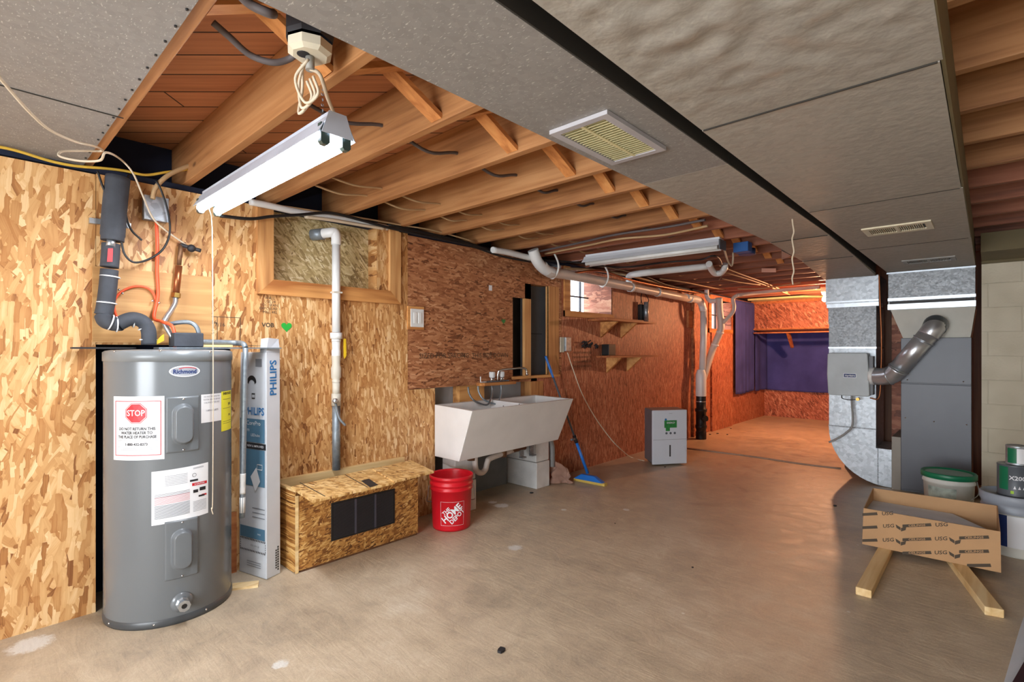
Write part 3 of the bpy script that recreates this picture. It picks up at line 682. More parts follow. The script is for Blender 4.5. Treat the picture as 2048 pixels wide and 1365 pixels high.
for c_, d_ in (((-.575,5.575,1.08),(.215,-.015,.31)), ((-.40,5.562,1.33),(.215,-.015,.31)), ((-.64,5.61,1.02),(1,-.3,.3)), ((-.325,5.70,1.46),(0,1,0))):
    rg.lathe(c_, [(r_-.002,-.006),(r_+.007,-.003),(r_+.007,.003),(r_-.002,.006)], 28, d_)
build('bead', rg, M['cleat'], bp_)
build('sleeve', MB().tube([(-.335, 5.575, 1.425), (-.328, 5.61, 1.46), (-.326, 5.665, 1.462)], r_+.006, 28), galv('darker elbow metal', S(120,126,132), .35, .8, 12, .1, 0), bp_)
single('copper_line', MB().tube([PY(1758,545,5.72), PY(1760,600,5.72), PY(1763,680,5.72), PY(1762,742,5.70), PY(1758,795,5.68), (-.79, 5.66, .81)], .006, 8), M['copper'], 'thin copper tube dropping in the dark gap beside the humidifier', 'tube')
single('backing_board', MB().box(-.71, -.60, 6.38, 6.40, 0, 1.9), M['osb_far'], 'brown board standing in the dark gap left of the furnace', 'board')
# overhead box beam above cinder wall
single('overhead_trunk', MB().box(-.04, 1.2, 5.2, 5.78, 1.98, 2.12).box(-.04, 1.2, 5.74, 5.79, 1.96, 2.05), M['duct_olive'], 'olive metal trunk crossing above the painted block wall', 'duct')

# ================================================================== WATER HEATER
HC = Vector((-2.975, .727, 0)); HR = .264
def cyl_hit(px, py, r=HR):
    d = ray(px, py); a = d.x**2+d.y**2; b_ = -2*(d.x*HC.x+d.y*HC.y); c_ = HC.x**2+HC.y**2-r*r
    disc = b_*b_-4*a*c_; t = (-b_-math.sqrt(max(0, disc)))/(2*a); q = d*t
    return math.atan2(q.y-HC.y, q.x-HC.x), EYE+q.z
def cpt(th, z, e=0.0): return Vector((HC.x+(HR+e)*math.cos(th), HC.y+(HR+e)*math.sin(th), z))
wh = thing('water_heater', 'tall grey cylindrical electric water heater with STOP label against the golden strand board', 'water heater', (HC.x, HC.y, 0))
build('tank', MB().lathe(HC, [(HR-.02,.02),(HR-.004,.021),(HR,.03),(HR,1.20),(HR,1.205)], 96), M['hgrey'], wh)
build('base_ring', MB().lathe(HC, [(HR-.03,.0),(HR+.002,.0),(HR+.004,.012),(HR+.003,.03),(HR,.034)], 96), M['hdark'], wh)
build('top_cap', MB().lathe(HC, [(HR,1.196),(HR+.004,1.198),(HR+.004,1.238),(HR-.006,1.245),(HR-.03,1.249),(.12,1.252),(0,1.252)], 96), plain('heater cap', S(122,127,130), .3), wh)
scr = MB()
for px, py in ((230,704),(321,703),(420,705)): t, z = cyl_hit(px, py); scr.lathe(cpt(t, z+.002, .003), [(.005,0),(.004,.002),(0,.003)], 8, cpt(t,0)-HC)
for px, py in ((219,1243),(308,1245),(412,1213)): t, z = cyl_hit(px, py); scr.lathe(cpt(t, .018, .003), [(.005,0),(.004,.002),(0,.003)], 8, cpt(t,0)-HC)
build('screws', scr, M['chrome'], wh)
def cyl_patch(mb, t0, t1, z0, z1, e, n=14, skew=0.0, thick=None):
    return mb.grid(lambda u, v: cpt(t0+(t1-t0)*u, z0+(z1-z0)*v+skew*(u-.5), e), n, 2)
def label_px(x0, x1, ytl, ybl):
    """angles and heights of a sticker from its left edge"""
    ta, zt = cyl_hit(x0, ytl); _, zb = cyl_hit(x0, ybl); tb, _ = cyl_hit(x1, ytl)
    return ta, tb, zb, zt
def cyl_text(mb, txt, size, tc_, z, e, bold=.0, sx=1.0, align='CENTER'):
    sg = 1 
    return text_mb(mb, txt, size, lambda x, y: cpt(tc_+sg*x/HR, z+y, e), bold, align, sx)
# stop notice
ta, tb, zb, zt = label_px(228, 329, 793, 920); tm = (ta+tb)/2; wd = (tb-ta)*HR; ht = zt-zb
st = build('stop_notice', cyl_patch(MB(), ta, tb, zb, zt, .0012, 20), M['paper'], wh)
bm_ = MB(); e = .0018; q = .012/HR
cyl_patch(bm_, ta+q, tb-q, zb+.020, zb+.023, e); cyl_patch(bm_, ta+q, tb-q, zt-.023, zt-.020, e); cyl_patch(bm_, ta+q, ta+q+.003/HR, zb+.02, zt-.02, e); cyl_patch(bm_, tb-q-.003/HR, tb-q, zb+.02, zt-.02, e)
def octa(mb, r_, e_):
    zc = zt-.075; vs = [cpt(tm, zc, e_)]
    for i in range(8): a = R(22.5+45*i); vs.append(cpt(tm+r_*math.cos(a)/HR, zc+r_*math.sin(a), e_))
    mb.add(vs, [(0, 1+i, 1+(i+1)%8) for i in range(8)])
octa(bm_, .049, .0020); build('border', bm_, M['redink'], st)
m5 = MB(); octa(m5, .046, .0024); build('sign_edge', m5, M['paper'], st); m5 = MB(); octa(m5, .044, .0028); build('sign_face', m5, M['redink'], st)
build('stop_lettering', cyl_text(MB(), 'STOP', .037, tm, zt-.075, .0034, .012, .85), M['paper'], st)
tx = MB()
cyl_text(tx, 'DO NOT RETURN THIS', .0175, tm, zt-.145, .0020, .03, .85); cyl_text(tx, 'WATER HEATER TO', .0175, tm, zt-.163, .0020, .03, .85); cyl_text(tx, 'THE PLACE OF PURCHASE', .0175, tm, zt-.181, .0020, .03, .80)
cyl_text(tx, '1-800-432-8373', .0165, tm, zt-.214, .0020, .03, .9)
build('notice_lettering', tx, M['ink'], st)
tx = MB()
for zz in (.194, .199, .226, .231, .238):
    cyl_patch(tx, ta+q*2, tb-q*2, zt-zz, zt-zz+.0012, .002)
build('fine_print', tx, M['inkgrey'], st)
# access panels
def access(px0, px1, pyt, pyb):
    ta, tb, zb, zt = label_px(px0, px1, pyt, pyb); tm = (ta+tb)/2; w = (tb-ta)/2; hz = (zt-zb)/2; zc = (zt+zb)/2
    def fn(u, v):
        a = (u-.5)*2; b_ = (v-.5)*2
        X_ = a*w*HR; Z_ = b_*hz
        # rounded plate height
        rx, rz = w*HR-.004, hz-.004
        e_ = .007*min(1, max(0, (w*HR-abs(X_))/.005))*min(1, max(0, (hz-abs(Z_))/.005))
        # raised stadium
        R1, R0 = .042, .028; s_ = max(0, abs(Z_)-.052); d = math.hypot(X_, s_)
        t = min(1, max(0, (R1-d)/(R1-R0))); t = t*t*(3-2*t)
        return cpt(tm+X_/HR, zc+Z_, .001+e_+.028*t)
    p_ = build('access_panel', MB().grid(fn, 60, 90), M['hgrey2'], wh)
    s_ = MB()
    for dz in (hz-.012, -hz+.012): s_.lathe(cpt(tm, zc+dz, .008), [(.0045,0),(.004,.002),(0,.003)], 8, cpt(tm,0)-HC)
    build('screws', s_, M['chrome'], p_)
    s_ = MB()
    for i in range(6): s_.grid(lambda u, v: cpt(tm+(u-.5)*.036/HR, zc-.015-.007*i+v*.0015, .0298), 4, 1)
    build('embossed_lines', s_, M['hgrey'], p_)
access(331, 398, 795, 908); access(329, 396, 1045, 1164)
# right paper and yellow guide
ta, tb, zb, zt = label_px(402, 442, 790, 847); pl = build('warranty_notice', cyl_patch(MB(), ta, tb, zb, zt, .0012), M['paper'], wh)
tx = MB(); tmm = (ta+tb)/2
for i, s_ in enumerate(('DO NOT REMOVE THIS', 'WATER HEATER BEFORE', 'CALLING US FOR HELP')): cyl_text(tx, s_, .0105, tmm, zt-.012-.014*i, .002, .01, .8)
cyl_text(tx, '1-800-432-8373', .0125, tmm, zt-.078, .002, .02, .85)
build('notice_lettering', tx, M['inkgrey'], pl)
ta, tb, zb, zt = label_px(442, 462.5, 784, 864); tb = ta+.11/HR; yl = build('energy_guide', cyl_patch(MB(), ta, tb, zb, zt, .0016), M['yellow'], wh)
tx = MB(); tmm = (ta+tb)/2
cyl_text(tx, 'ENERGYGUIDE', .017, tmm, zt-.012, .002, .04, .75); cyl_text(tx, '$489', .018, tmm+.02/HR, zt-.065, .002, .02, .8); cyl_text(tx, '3493', .014, tmm+.02/HR, zt-.12, .002, .02, .8)
for zz in (.04, .085, .15, .16): cyl_patch(tx, ta+q, tb-q, zt-zz, zt-zz+.0015, .002)
build('guide_lettering', tx, M['ink'], yl)
# specification sheet
ta, tb, zb, zt = label_px(303, 416, 942, 1050); sk = .012
sp_ = build('specification_sheet', cyl_patch(MB(), ta, tb, zb, zt, .0012, 20, skew=sk), M['paper'], wh)
wA = tb-ta
def rows(mb, u0, u1, v0, v1, n_, th=.0016):
    for i in range(n_):
        zz = zt-(v0+(v1-v0)*i/max(1, n_-1))
        um = (u0+u1)/2-.5
        mb.grid(lambda u, v: cpt(ta+wA*(u0+(u1-u0)*u), zz+v*th+sk*((u0+(u1-u0)*u)-.5), .002), 10, 1)
tx = MB(); rows(tx, .22, .60, .030, .072, 7); rows(tx, .05, .64, .108, .120, 3, .002); rows(tx, .05, .64, .160, .215, 11, .0026); rows(tx, .70, .96, .170, .215, 8, .0018); rows(tx, .7, .9, .012, .016, 2)
build('fine_print', tx, M['inkgrey'], sp_)
tx = MB(); rows(tx, .05, .64, .122, .152, 6, .0024); build('pink_print', tx, M['pinkink'], sp_)
tx = MB(); tx.grid(lambda u, v: cpt(ta+wA*(.68+.29*u), zt-.096+v*.013+.004, .002), 8, 1); tx.grid(lambda u, v: cpt(ta+wA*(.86+.10*u), zt-.150+v*.008+.004, .0022), 4, 1)
build('danger_band', tx, M['redink'], sp_)
tx = MB(); cyl_text(tx, 'A CAUTION', .009, ta+wA*.82, zt-.0855, .0026, .02, .9); build('band_lettering', tx, M['paper'], sp_)
tx = MB(); 
for u_, v_, ww, hh in ((.70,.125,.09,.014),(.82,.120,.12,.016),(.80,.148,.12,.008)): tx.grid(lambda u, v: cpt(ta+wA*(u_+ww*u), zt-v_+v*hh, .0024), 6, 1)
tx.grid(lambda u, v: cpt(ta+wA*(.64+.15*u), zt-.071+v*.009, .0022), 6, 1)
for i in range(12):
    a0, a1 = R(30*i), R(30*i+30)
    for rr0, rr1 in ((.0075, .009),):
        tx.add([cpt(ta+wA*.72+rr0*math.cos(a0)/HR, zt-.042+rr0*math.sin(a0), .0022), cpt(ta+wA*.72+rr1*math.cos(a0)/HR, zt-.042+rr1*math.sin(a0), .0022), cpt(ta+wA*.72+rr1*math.cos(a1)/HR, zt-.042+rr1*math.sin(a1), .0022), cpt(ta+wA*.72+rr0*math.cos(a1)/HR, zt-.042+rr0*math.sin(a1), .0022)], [(0,1,2,3)])
build('pictogram', tx, M['ink'], sp_)
# badge
tb_, zb_ = cyl_hit(370, 743)
el = MB(); n_ = 28
def ell(mb, a, b_, e_): mb.add([cpt(tb_, zb_, e_)]+[cpt(tb_+a*math.cos(2*math.pi*i/n_)/HR, zb_+b_*math.sin(2*math.pi*i/n_), e_) for i in range(n_)], [(0, 1+i, 1+(i+1)%n_) for i in range(n_)])
ell(el, .062, .026, .002); bg_ = build('maker_badge', el, M['paper'], wh); el = MB(); ell(el, .057, .022, .0024); build('badge_field', el, plain('silver badge', S(190,196,206), .3, .4), bg_)
build('badge_lettering', cyl_text(MB(), 'Richmond', .027, tb_, zb_-.002, .003, .03, .85), M['pailblue'], bg_)
build('badge_swoosh', MB().grid(lambda u, v: cpt(tb_+(u-.35)*.07/HR, zb_+.010+.006*math.sin(u*math.pi)+v*.003, .003), 10, 1), M['redink'], bg_)
# drain
td, zd = cyl_hit(364, 1205); dv = (cpt(td, 0)-HC).normalized()
build('drain_plate', MB().lathe(cpt(td, zd), [(.045,0),(.045,.002),(.02,.005),(0,.005)], 28, dv), M['hgrey'], wh)
dr = build('drain_valve', MB().lathe(cpt(td, zd, .004), [(.027,0),(.027,.010),(.020,.014),(.020,.034),(.026,.036),(.026,.05),(.012,.05),(.012,.03),(0,.03)], 8, dv, False), M['cleat'], wh)
build('drain_bore', MB().lathe(cpt(td, zd, .052), [(.012,0),(0,0)], 14, dv), M['black'], dr)
build('power_cable', MB().tube([PX(313,444,-3.09), PX(315,500,-3.09), PX(314,540,-3.09), PX(316,590,-3.09), PX(308,635,-3.07), (-3.02,.70,1.39), (-2.97,.735,1.36), (-2.955,.74,1.252)], .008), M['orangecable'], wh)
# flat strips lying on the heater
single('metal_strip', MB().box(-3.10, -3.05, .36, .60, 1.254, 1.262), M['ink'], 'dark thin strip lying at the left end on top of the grey tank', 'strip')
single('metal_strip', MB().hexa([(-3.0,.66,1.254),(-2.90,.66,1.254),(-2.90,1.24,1.256),(-3.0,1.24,1.256),(-3.0,.66,1.262),(-2.90,.66,1.262),(-2.90,1.24,1.262),(-3.0,1.24,1.262)]), M['steelpipe'], 'flat grey strip on the tank top reaching over the carton', 'strip')
single('wood_shim', MB().box(-3.02, -2.94, .86, 1.0, 1.264, 1.276), M['lumber'], 'small pale wooden shim on top of the grey tank', 'shim')

# plywood patch behind pipes
single('plywood_patch', MB().box(XW+.001, XW+.013, .441, .95, 1.285, 1.646), M['ply'], 'pale plywood patch on the wall above the water heater', 'board')
# inspection stamp printed on the sheet
stp = MB()
def wall_txt(mb, s_, size, px, py, x=XW+.0015, vert=False, bold=0):
    c_ = PX(px, py, x)
    ux, uy = ((0,1,0),(0,0,1)) if not vert else ((0,0,1),(0,-1,0))
    return text_mb(mb, s_, size, lambda a, b_: c_+Vector(ux)*a+Vector(uy)*b_, bold)
for px, py, s_ in ((395,640,'APA'),(395,652,'RATED'),(395,664,'SHEATHING'),(420,645,'24/16'),(440,650,'7/16')): wall_txt(stp, s_, .03, px, py)
for yy in (0.83, .98, 1.10): stp.box(XW+.0006, XW+.0014, yy, yy+.003, 1.30, 1.43)
stp.box(XW+.0006, XW+.0014, .83, 1.10, 1.43, 1.433)
struct('stamp_print', stp, M['inkbrown'], wl)
st2 = MB()
for i, s_ in enumerate(('WALL', 'USE 24', 'OC SPAN', 'EXPOSURE 1', 'MILL 482')): wall_txt(st2, s_, .022, 540, 597+7*i)
wall_txt(st2, 'VOB', .035, 536, 651, bold=.03); 
for yy in range(9): wall_txt(st2, 'T&G', .022, 556, 700+yy*12, vert=True)
struct('stamp_print', st2, M['inkbrown'], wl)
st3 = MB()
for i in range(4): wall_txt(st3, 'THIS SIDE DOWN RATED', .03, 1165, 706+i*9)
struct('stamp_print', st3, M['inkbrown'], wl)
st4 = MB(); wall_txt(st4, 'SIZED FOR SPACING  THIS SIDE DOWN', .055, 935, 712)
struct('stamp_print', st4, M['inkbrown'], wl)
# heart stickers
def heart(px, py, sz, mat, lab):
    c_ = PX(px, py, XW+.002); pts = []
    for i in range(24):
        t = 2*math.pi*i/24; pts.append(c_+Vector((0, sz*16*math.sin(t)**3/17, sz*(13*math.cos(t)-5*math.cos(2*t)-2*math.cos(3*t)-math.cos(4*t))/17)))
    single('heart_sticker', MB().prism(pts, (.0015, 0, 0)), mat, lab, 'sticker')
heart(573, 654, .034, M['heartgreen'], 'bright green paper heart stuck on the wall above the tall carton')
heart(1007, 643, .026, M['green'], 'small faded green heart on the wall beside the narrow opening')
single('wall_tag', MB().box(XW+.0005, XW+.004, 3.085, 3.12, 1.755, 1.80), M['paper'], 'tiny white tag on the wall above the sink', 'tag')

# ---- insulated supply pipe
ip = thing('insulated_pipe', 'foam-wrapped dark pipe zigzagging down to the top of the heater', 'pipe', (-3.0, .55, 1.3))
def W_(px, py, x=-3.06): return PX(px, py, x)
build('thick_foam', MB().tube([W_(236,355,-3.05), W_(230,410,-3.05), W_(226,462,-3.05), W_(225,482,-3.05)], [.049,.049,.049,.046], 20), M['foam'], ip)
build('foam_sleeve', MB().tube([W_(222,488), W_(221,510), W_(219,535)], .037, 18), M['foam'], ip)
build('foam_sleeve', MB().tube([W_(219,540), W_(216,575), W_(211,612), W_(207,630)], .036, 18), M['foam'], ip)
build('foam_sleeve', MB().tube([W_(206,632), W_(212,643,-3.04), W_(228,648,-3.02), W_(242,648,-3.0)], .034, 18), M['foam'], ip)
build('foam_sleeve', MB().tube([W_(238,648,-3.01), W_(255,640,-3.0), W_(270,638,-3.0), W_(287,645,-3.0), W_(297,662,-3.0), W_(298,690,-3.0)], .032, 18), M['foam'], ip)
vh = build('valve_handle', MB().hexa([tuple(W_(216,497,-3.02)), tuple(W_(226,497,-3.02)), tuple(W_(226,497,-3.014)), tuple(W_(216,497,-3.014)), tuple(W_(214,524,-3.02)), tuple(W_(225,524,-3.02)), tuple(W_(225,524,-3.014)), tuple(W_(214,524,-3.014))]), plain('red handle', S(214,50,56), .4), ip)
build('valve_body', MB().tube([W_(223,478,-3.04), W_(221,494,-3.03)], .018, 12, curve=False), M['cleat'], ip)
zt_ = MB()
for (a, b_), rr in ((((206,552),(234,556)),.038), (((199,606),(228,607)),.038)):
    c_ = (W_(*a)+W_(*b_))/2; zt_.lathe(c_, [(rr,-.003),(rr+.003,0),(rr,.003)], 20, (0,.1,1))
for px, py, dx in ((222,645,(0,1,-.3)),(233,649,(0,1,0)),(265,640,(0,1,.1)),(291,652,(0,.6,-.8)),(297,680,(0,0,1))):
    zt_.lathe(W_(px, py, -3.01), [(.035,-.003),(.038,0),(.035,.003)], 20, dx)
build('zip_tie', zt_, M['paper'], ip)
build('pipe_strap', MB().box(-3.095, -3.088, W_(190,455,-3.09).y, W_(262,465,-3.09).y, 1.845, 1.87).box(-3.118, -3.09, W_(190,455,-3.09).y-.02, W_(190,455,-3.09).y+.01, 1.845, 1.87), M['cleat'], ip)
# junction box
jb = thing('junction_box', 'square galvanized electrical box high on the wall above the heater', 'box', tuple(PX(310,420,-3.1)))
build('box', MB().box(XW, -3.07, PX(286,400,-3.1).y, PX(333,400,-3.1).y, PX(310,443,-3.1).z, PX(310,397,-3.1).z), M['galv_dark'], jb, bevel=.004)
build('cover', MB().box(-3.069, -3.066, PX(285,400,-3.1).y, PX(334,400,-3.1).y, PX(310,444,-3.1).z, PX(310,396,-3.1).z), M['galv'], jb, bevel=.003)
# cable loop on plywood
lp = [PX(x, y, -3.095) for x, y in ((308,632),(312,610),(308,590),(296,577),(276,573),(256,577),(238,588),(228,606),(231,628),(240,640))]
single('cable_loop', MB().tube(lp, .0055, 8), M['orangecable'], 'thin orange cable looped on the plywood patch', 'cable')
clp = MB()
for px, py in ((238,580),(245,587),(305,602),(318,606)): clp.sphere(PX(px, py, -3.085), .006)
single('cable_clip', clp, M['chrome'], 'shiny clips holding the orange cable loop', 'clip')
# copper riser
cr = thing('copper_riser', 'copper pipe with dark faucet head rising from the heater on the wall', 'pipe', tuple(PX(350,650,-3.08)))
build('thin_pipe', MB().tube([PX(362,488,-3.08), PX(358,530,-3.08)], .011, 12, curve=False), M['copperdull'], cr)
build('thick_pipe', MB().tube([PX(358,532,-3.08), PX(352,588,-3.08)], .016, 14, curve=False), M['copper'], cr)
build('nut', MB().lathe(PX(352,591,-3.08), [(.021,-.012),(.021,.012)], 6, (0,.1,1), False), M['brass'], cr)
build('flexible_tube', MB().tube([PX(351,596,-3.08), PX(350,607,-3.07), PX(342,622,-3.05), PX(332,637,-3.03), PX(330,650,-3.02), (-2.98,.76,1.27)], .012, 12), M['cleat'], cr)
build('valve_head', MB().tube([PX(360,489,-3.08), PX(375,494,-3.07), PX(402,502,-3.05)], .010, 10).sphere(PX(383,497,-3.06), .02), M['ink'], cr)
build('outlet_tube', MB().tube([PX(334,650,-3.03), PX(360,645,-3.0), PX(382,646,-2.98), PX(395,658,-2.97), PX(399,682,-2.97)], .011, 12), M['steelpipe'], cr)
single('foam_block', MB().box(-3.03, -2.93, .73, .86, 1.264, 1.335), M['foam'], 'dark foam block on the tank top behind the orange cable', 'foam', bevel=.005)
single('yellow_tag', MB().prism([PX(308,688,-2.99), PX(322,672,-2.99), PX(328,668,-2.99), PX(328,682,-2.99), PX(312,690,-2.99)], (.002,0,0)), plain('yellow tape', S(206,176,40), .5), 'yellow warning tag hanging on the tank top', 'tag')
# discharge pipe with paint
dpz = [PZ(0,0,1)]
d0, d1 = Vector(PX(491,696,-2.86)), Vector(PX(484,1036,-2.86))
dp = thing('discharge_pipe', 'grey pipe with flaking white paint hanging in front of the tall carton', 'pipe', tuple(d1))
build('elbow_run', MB().tube([PX(366,682,-2.96), PX(400,684,-2.96), PX(470,686,-2.97), PX(486,688,-2.88), d0], .0135, 12), M['steelpipe'], dp)
build('pipe', MB().tube([d0, (d0+d1)/2, d1], .0135, 14), M['steelpipe'], dp)
build('paint_flakes', MB().tube([d0.lerp(d1,.74), d0.lerp(d1,.80), d0.lerp(d1,.86)], [.0145,.0142,.0146], 9).tube([d0.lerp(d1,.88), d0.lerp(d1,.97)], .0146, 7, curve=False), M['white'], dp)
# cables on the wall above
single('black_cable', MB().tube([PX(x,y,-3.04) for x,y in ((195,342),(205,372),(222,412),(238,455),(243,485),(250,510),(268,525),(295,520),(322,503),(336,480),(340,455),(335,420),(322,380),(312,362))], .005, 8), M['black'], 'black cable hanging in a large loop beside the foam-wrapped pipe', 'cable')
single('black_cable', MB().tube([PX(x,y,-3.07) for x,y in ((258,350),(250,372),(249,405),(254,440),(264,462),(277,475),(284,481))], .005, 8), M['black'], 'short black cable ending in a cut tip right of the foam-wrapped pipe', 'cable')
single('yellow_cable', MB().tube([PX(x,y,-3.06) for x,y in ((-40,288),(10,296),(45,305),(100,322),(150,332),(210,337),(250,342),(290,350),(330,345),(385,335),(440,300))], .0065, 8), M['yellowcord'], 'yellow cable strung along the top of the golden wall', 'cable')
single('pale_cable', MB().tube([PX(x,y,-3.05) for x,y in ((305,398),(312,375),(335,352),(370,335),(400,325),(415,310),(438,300))], .011, 8), M['romex'], 'thick pale cable curving from the junction box to the joists', 'cable')
wpts = [PZ(-30,120,2.0), PZ(20,180,1.98), PZ(60,225,1.96), PZ(100,260,1.95), PZ(150,283,1.97), PZ(190,293,2.03), PZ(205,302,2.08), PZ(170,302,2.06), PZ(125,303,2.03), PZ(120,313,2.0), PZ(160,322,1.98), PZ(200,321,1.98), PZ(212,305,2.0)]
single('loose_cable', MB().tube(wpts + [PX(240,318,-2.95), PX(265,345,-3.0), PX(285,390,-3.03), PX(305,435,-3.05), PX(330,460,-3.07), PX(372,490,-3.08)], .0045, 8), M['cord'], 'thin whitish cord swooping across the upper left with one loop', 'cord')

# ---- PVC riser with valve
pr = thing('pvc_riser', 'white plastic riser pipe with grey metal lower half and yellow-handled valve', 'pipe', (-3.07, 1.66, .45))
Rr = .026
def zz(py): return PX(672, py, -3.07).z
build('upper_pipe', MB().cyl((-3.07,1.66,zz(665)), (-3.07,1.66,zz(478)), Rr, 24), M['pvc'], pr)
build('elbow', MB().tube([(-3.07,1.66,zz(490)), (-3.07,1.66,zz(475)), (-3.075,1.652,zz(466)), (-3.09,1.63,zz(466)), (-3.15,1.59,zz(468))], .031, 20), M['pvc'], pr)
build('coupling', MB().tube([(-3.13,1.605,zz(468)), (-3.20,1.565,zz(469))], .036, 20, curve=False), M['steelpipe'], pr)
build('union_nut', MB().cyl((-3.07,1.66,zz(678)), (-3.07,1.66,zz(666)), .038, 12).cyl((-3.07,1.66,zz(684)), (-3.07,1.66,zz(678)), .029, 20), M['pvc'], pr)
build('pvc_adapter', MB().lathe((-3.07,1.66,zz(712)), [(.028,0),(.029,.03),(.025,.045),(.027,zz(684)-zz(712))], 20), M['pvc'], pr)
build('valve_body', MB().lathe((-3.07,1.66,zz(765)), [(.026,0),(.026,.014),(.022,.018),(.031,.03),(.032,.09),(.026,.11),(.026,.13),(.030,zz(712)-zz(765))], 16), M['beige'], pr)
build('nipple', MB().cyl((-3.07,1.66,zz(792)), (-3.07,1.66,zz(765)), .024, 16).cyl((-3.07,1.66,zz(812)), (-3.07,1.66,zz(788)), .029, 16), M['beige'], pr)
build('lower_pipe', MB().cyl((-3.07,1.66,.48), (-3.07,1.66,zz(812)), .0255, 20), M['steelpipe'], pr)
build('lever', MB().prism([(-3.05,1.70,zz(678)), (-3.05,1.715,zz(678)), (-3.05,1.718,zz(712)), (-3.05,1.705,zz(718)), (-3.05,1.70,zz(712))], (.005,0,0)), plain('yellow lever', S(226,188,40), .4), pr)
cock = build('drain_cock', MB().cyl((-3.05,1.655,zz(803)), (-3.00,1.62,zz(801)), .010, 10).sphere((-3.0,1.615,zz(800)), .018, 8), M['cleat'], pr)
build('drain_tube', MB().tube([(-3.02,1.63,zz(806)), (-3.02,1.64,zz(822)), (-3.01,1.655,zz(838)), (-3.0,1.685,zz(850))], .008, 8), M['steelpipe'], cock)
build('strap', MB().box(-3.098, -3.042, 1.632, 1.688, 1.612, 1.622), M['beige'], pr)

# switch plates, outlet
sw = thing('light_switch', 'double white light switch on a wooden pad at the sheet edge', 'switch', (XW, 2.32, 1.40))
build('pad', MB().box(XW, XW+.012, 2.245, 2.39, 1.40, 1.57), M['trim'], sw)
build('plate', MB().box(XW+.012, XW+.018, 2.265, 2.385, 1.418, 1.552), M['pvc'], sw, bevel=.003)
build('rocker', MB().box(XW+.018, XW+.023, 2.29, 2.318, 1.445, 1.525), M['white'], sw, bevel=.002)
build('rocker', MB().box(XW+.018, XW+.023, 2.333, 2.361, 1.445, 1.525), M['white'], sw, bevel=.002)
ou = thing('wall_outlet', 'silver electrical outlet box on the wall right of the sink', 'outlet', (XW, 4.15, 1.22))
build('box', MB().box(XW, XW+.035, 4.13, 4.22, 1.235, 1.375), M['galv'], ou, bevel=.004)
build('plate', MB().box(XW, XW+.012, 4.075, 4.128, 1.225, 1.375), M['cream'], ou)
cdp = [PX(1135,706,-3.07), PX(1148,745,-3.07), PX(1165,790,-3.06), PX(1190,835,-3.03), PX(1215,870,-2.98), PX(1235,893,-2.93), PZ(1262,915,.01), PZ(1288,922,.01)]
single('appliance_cord', MB().tube(cdp, .005, 8), M['cream'], 'pale cord dropping from the outlet to the white dehumidifier', 'cord')

# ================================================================== PHILIPS CARTON (tall tube light carton)
tc_ = thing('tall_carton', 'tall narrow white lamp carton with blue lettering beside the water heater', 'carton', (-2.98, 1.16, 0))
a, b_, c_ = Vector((-3.10, 1.088, .001)), Vector((-2.873, 1.147, .001)), Vector((-2.905, 1.236, .001)); d_ = a+(c_-b_)
lean = Vector((-.034, .012, 1.235)); top = [q_+lean for q_ in (a, b_, c_, d_)]
build('body', MB().hexa([a, b_, c_, d_]+top), M['paperblue'], tc_, bevel=.004)
fm = lambda u, v, e=.0015: (a*(1-u)+b_*u)*(1)+lean*v+((b_-a).cross(lean)).normalized()*e
fs = lambda u, v, e=.0015: (b_*(1-u)+c_*u)+lean*v+((c_-b_).cross(lean)).normalized()*e
def rect(mb, f, u0, u1, v0, v1, e=.0015):
    return mb.add([f(u0,v0,e), f(u1,v0,e), f(u1,v1,e), f(u0,v1,e)], [(0,1,2,3)])
W1 = (b_-a).length; Hh = lean.length; W2_ = (c_-b_).length
nm = ((b_-a).cross(lean)).normalized()
flap = build('flap', MB().hexa([top[1]+Vector((-.06,-.01,0)), top[1], top[2], top[3]+Vector((.17,.03,0)), top[1]+Vector((-.07,0,.075)), top[1]+Vector((-.02,.02,.08)), top[2]+Vector((-.02,.0,.075)), top[3]+Vector((.15,.03,.07))]), M['paperblue'], tc_)
for va_, vb_ in ((.595,.70),(.40,.563),(.165,.215)): build('blue_panel', rect(MB(), fm, .05, .95, va_, vb_, .0015), M['tealpanel'], tc_)
P_ = MB(); rect(P_, fm, .05, .99, .565, .592, .0016); 
for v_ in (.105, .155):
    for i in range(16): rect(P_, fm, .06+.058*i, .09+.058*i, v_, v_+.008)
for v_ in (.115,.125,.135,.145):
    rect(P_, fm, .05, .07, v_, v_+.005); rect(P_, fm, .96, .98, v_, v_+.005)
rect(P_, fm, .48, .60, .79, .795); rect(P_, fm, .48, .60, .81, .815); rect(P_, fm, .48,.49,.79,.815); rect(P_, fm, .59,.60,.79,.815)
for i in range(8): rect(P_, fs, .62, .72, .03+.011*i, .037+.011*i)
for i in range(10): rect(P_, fs, .76, .86, .02+.011*i, .028+.011*i)
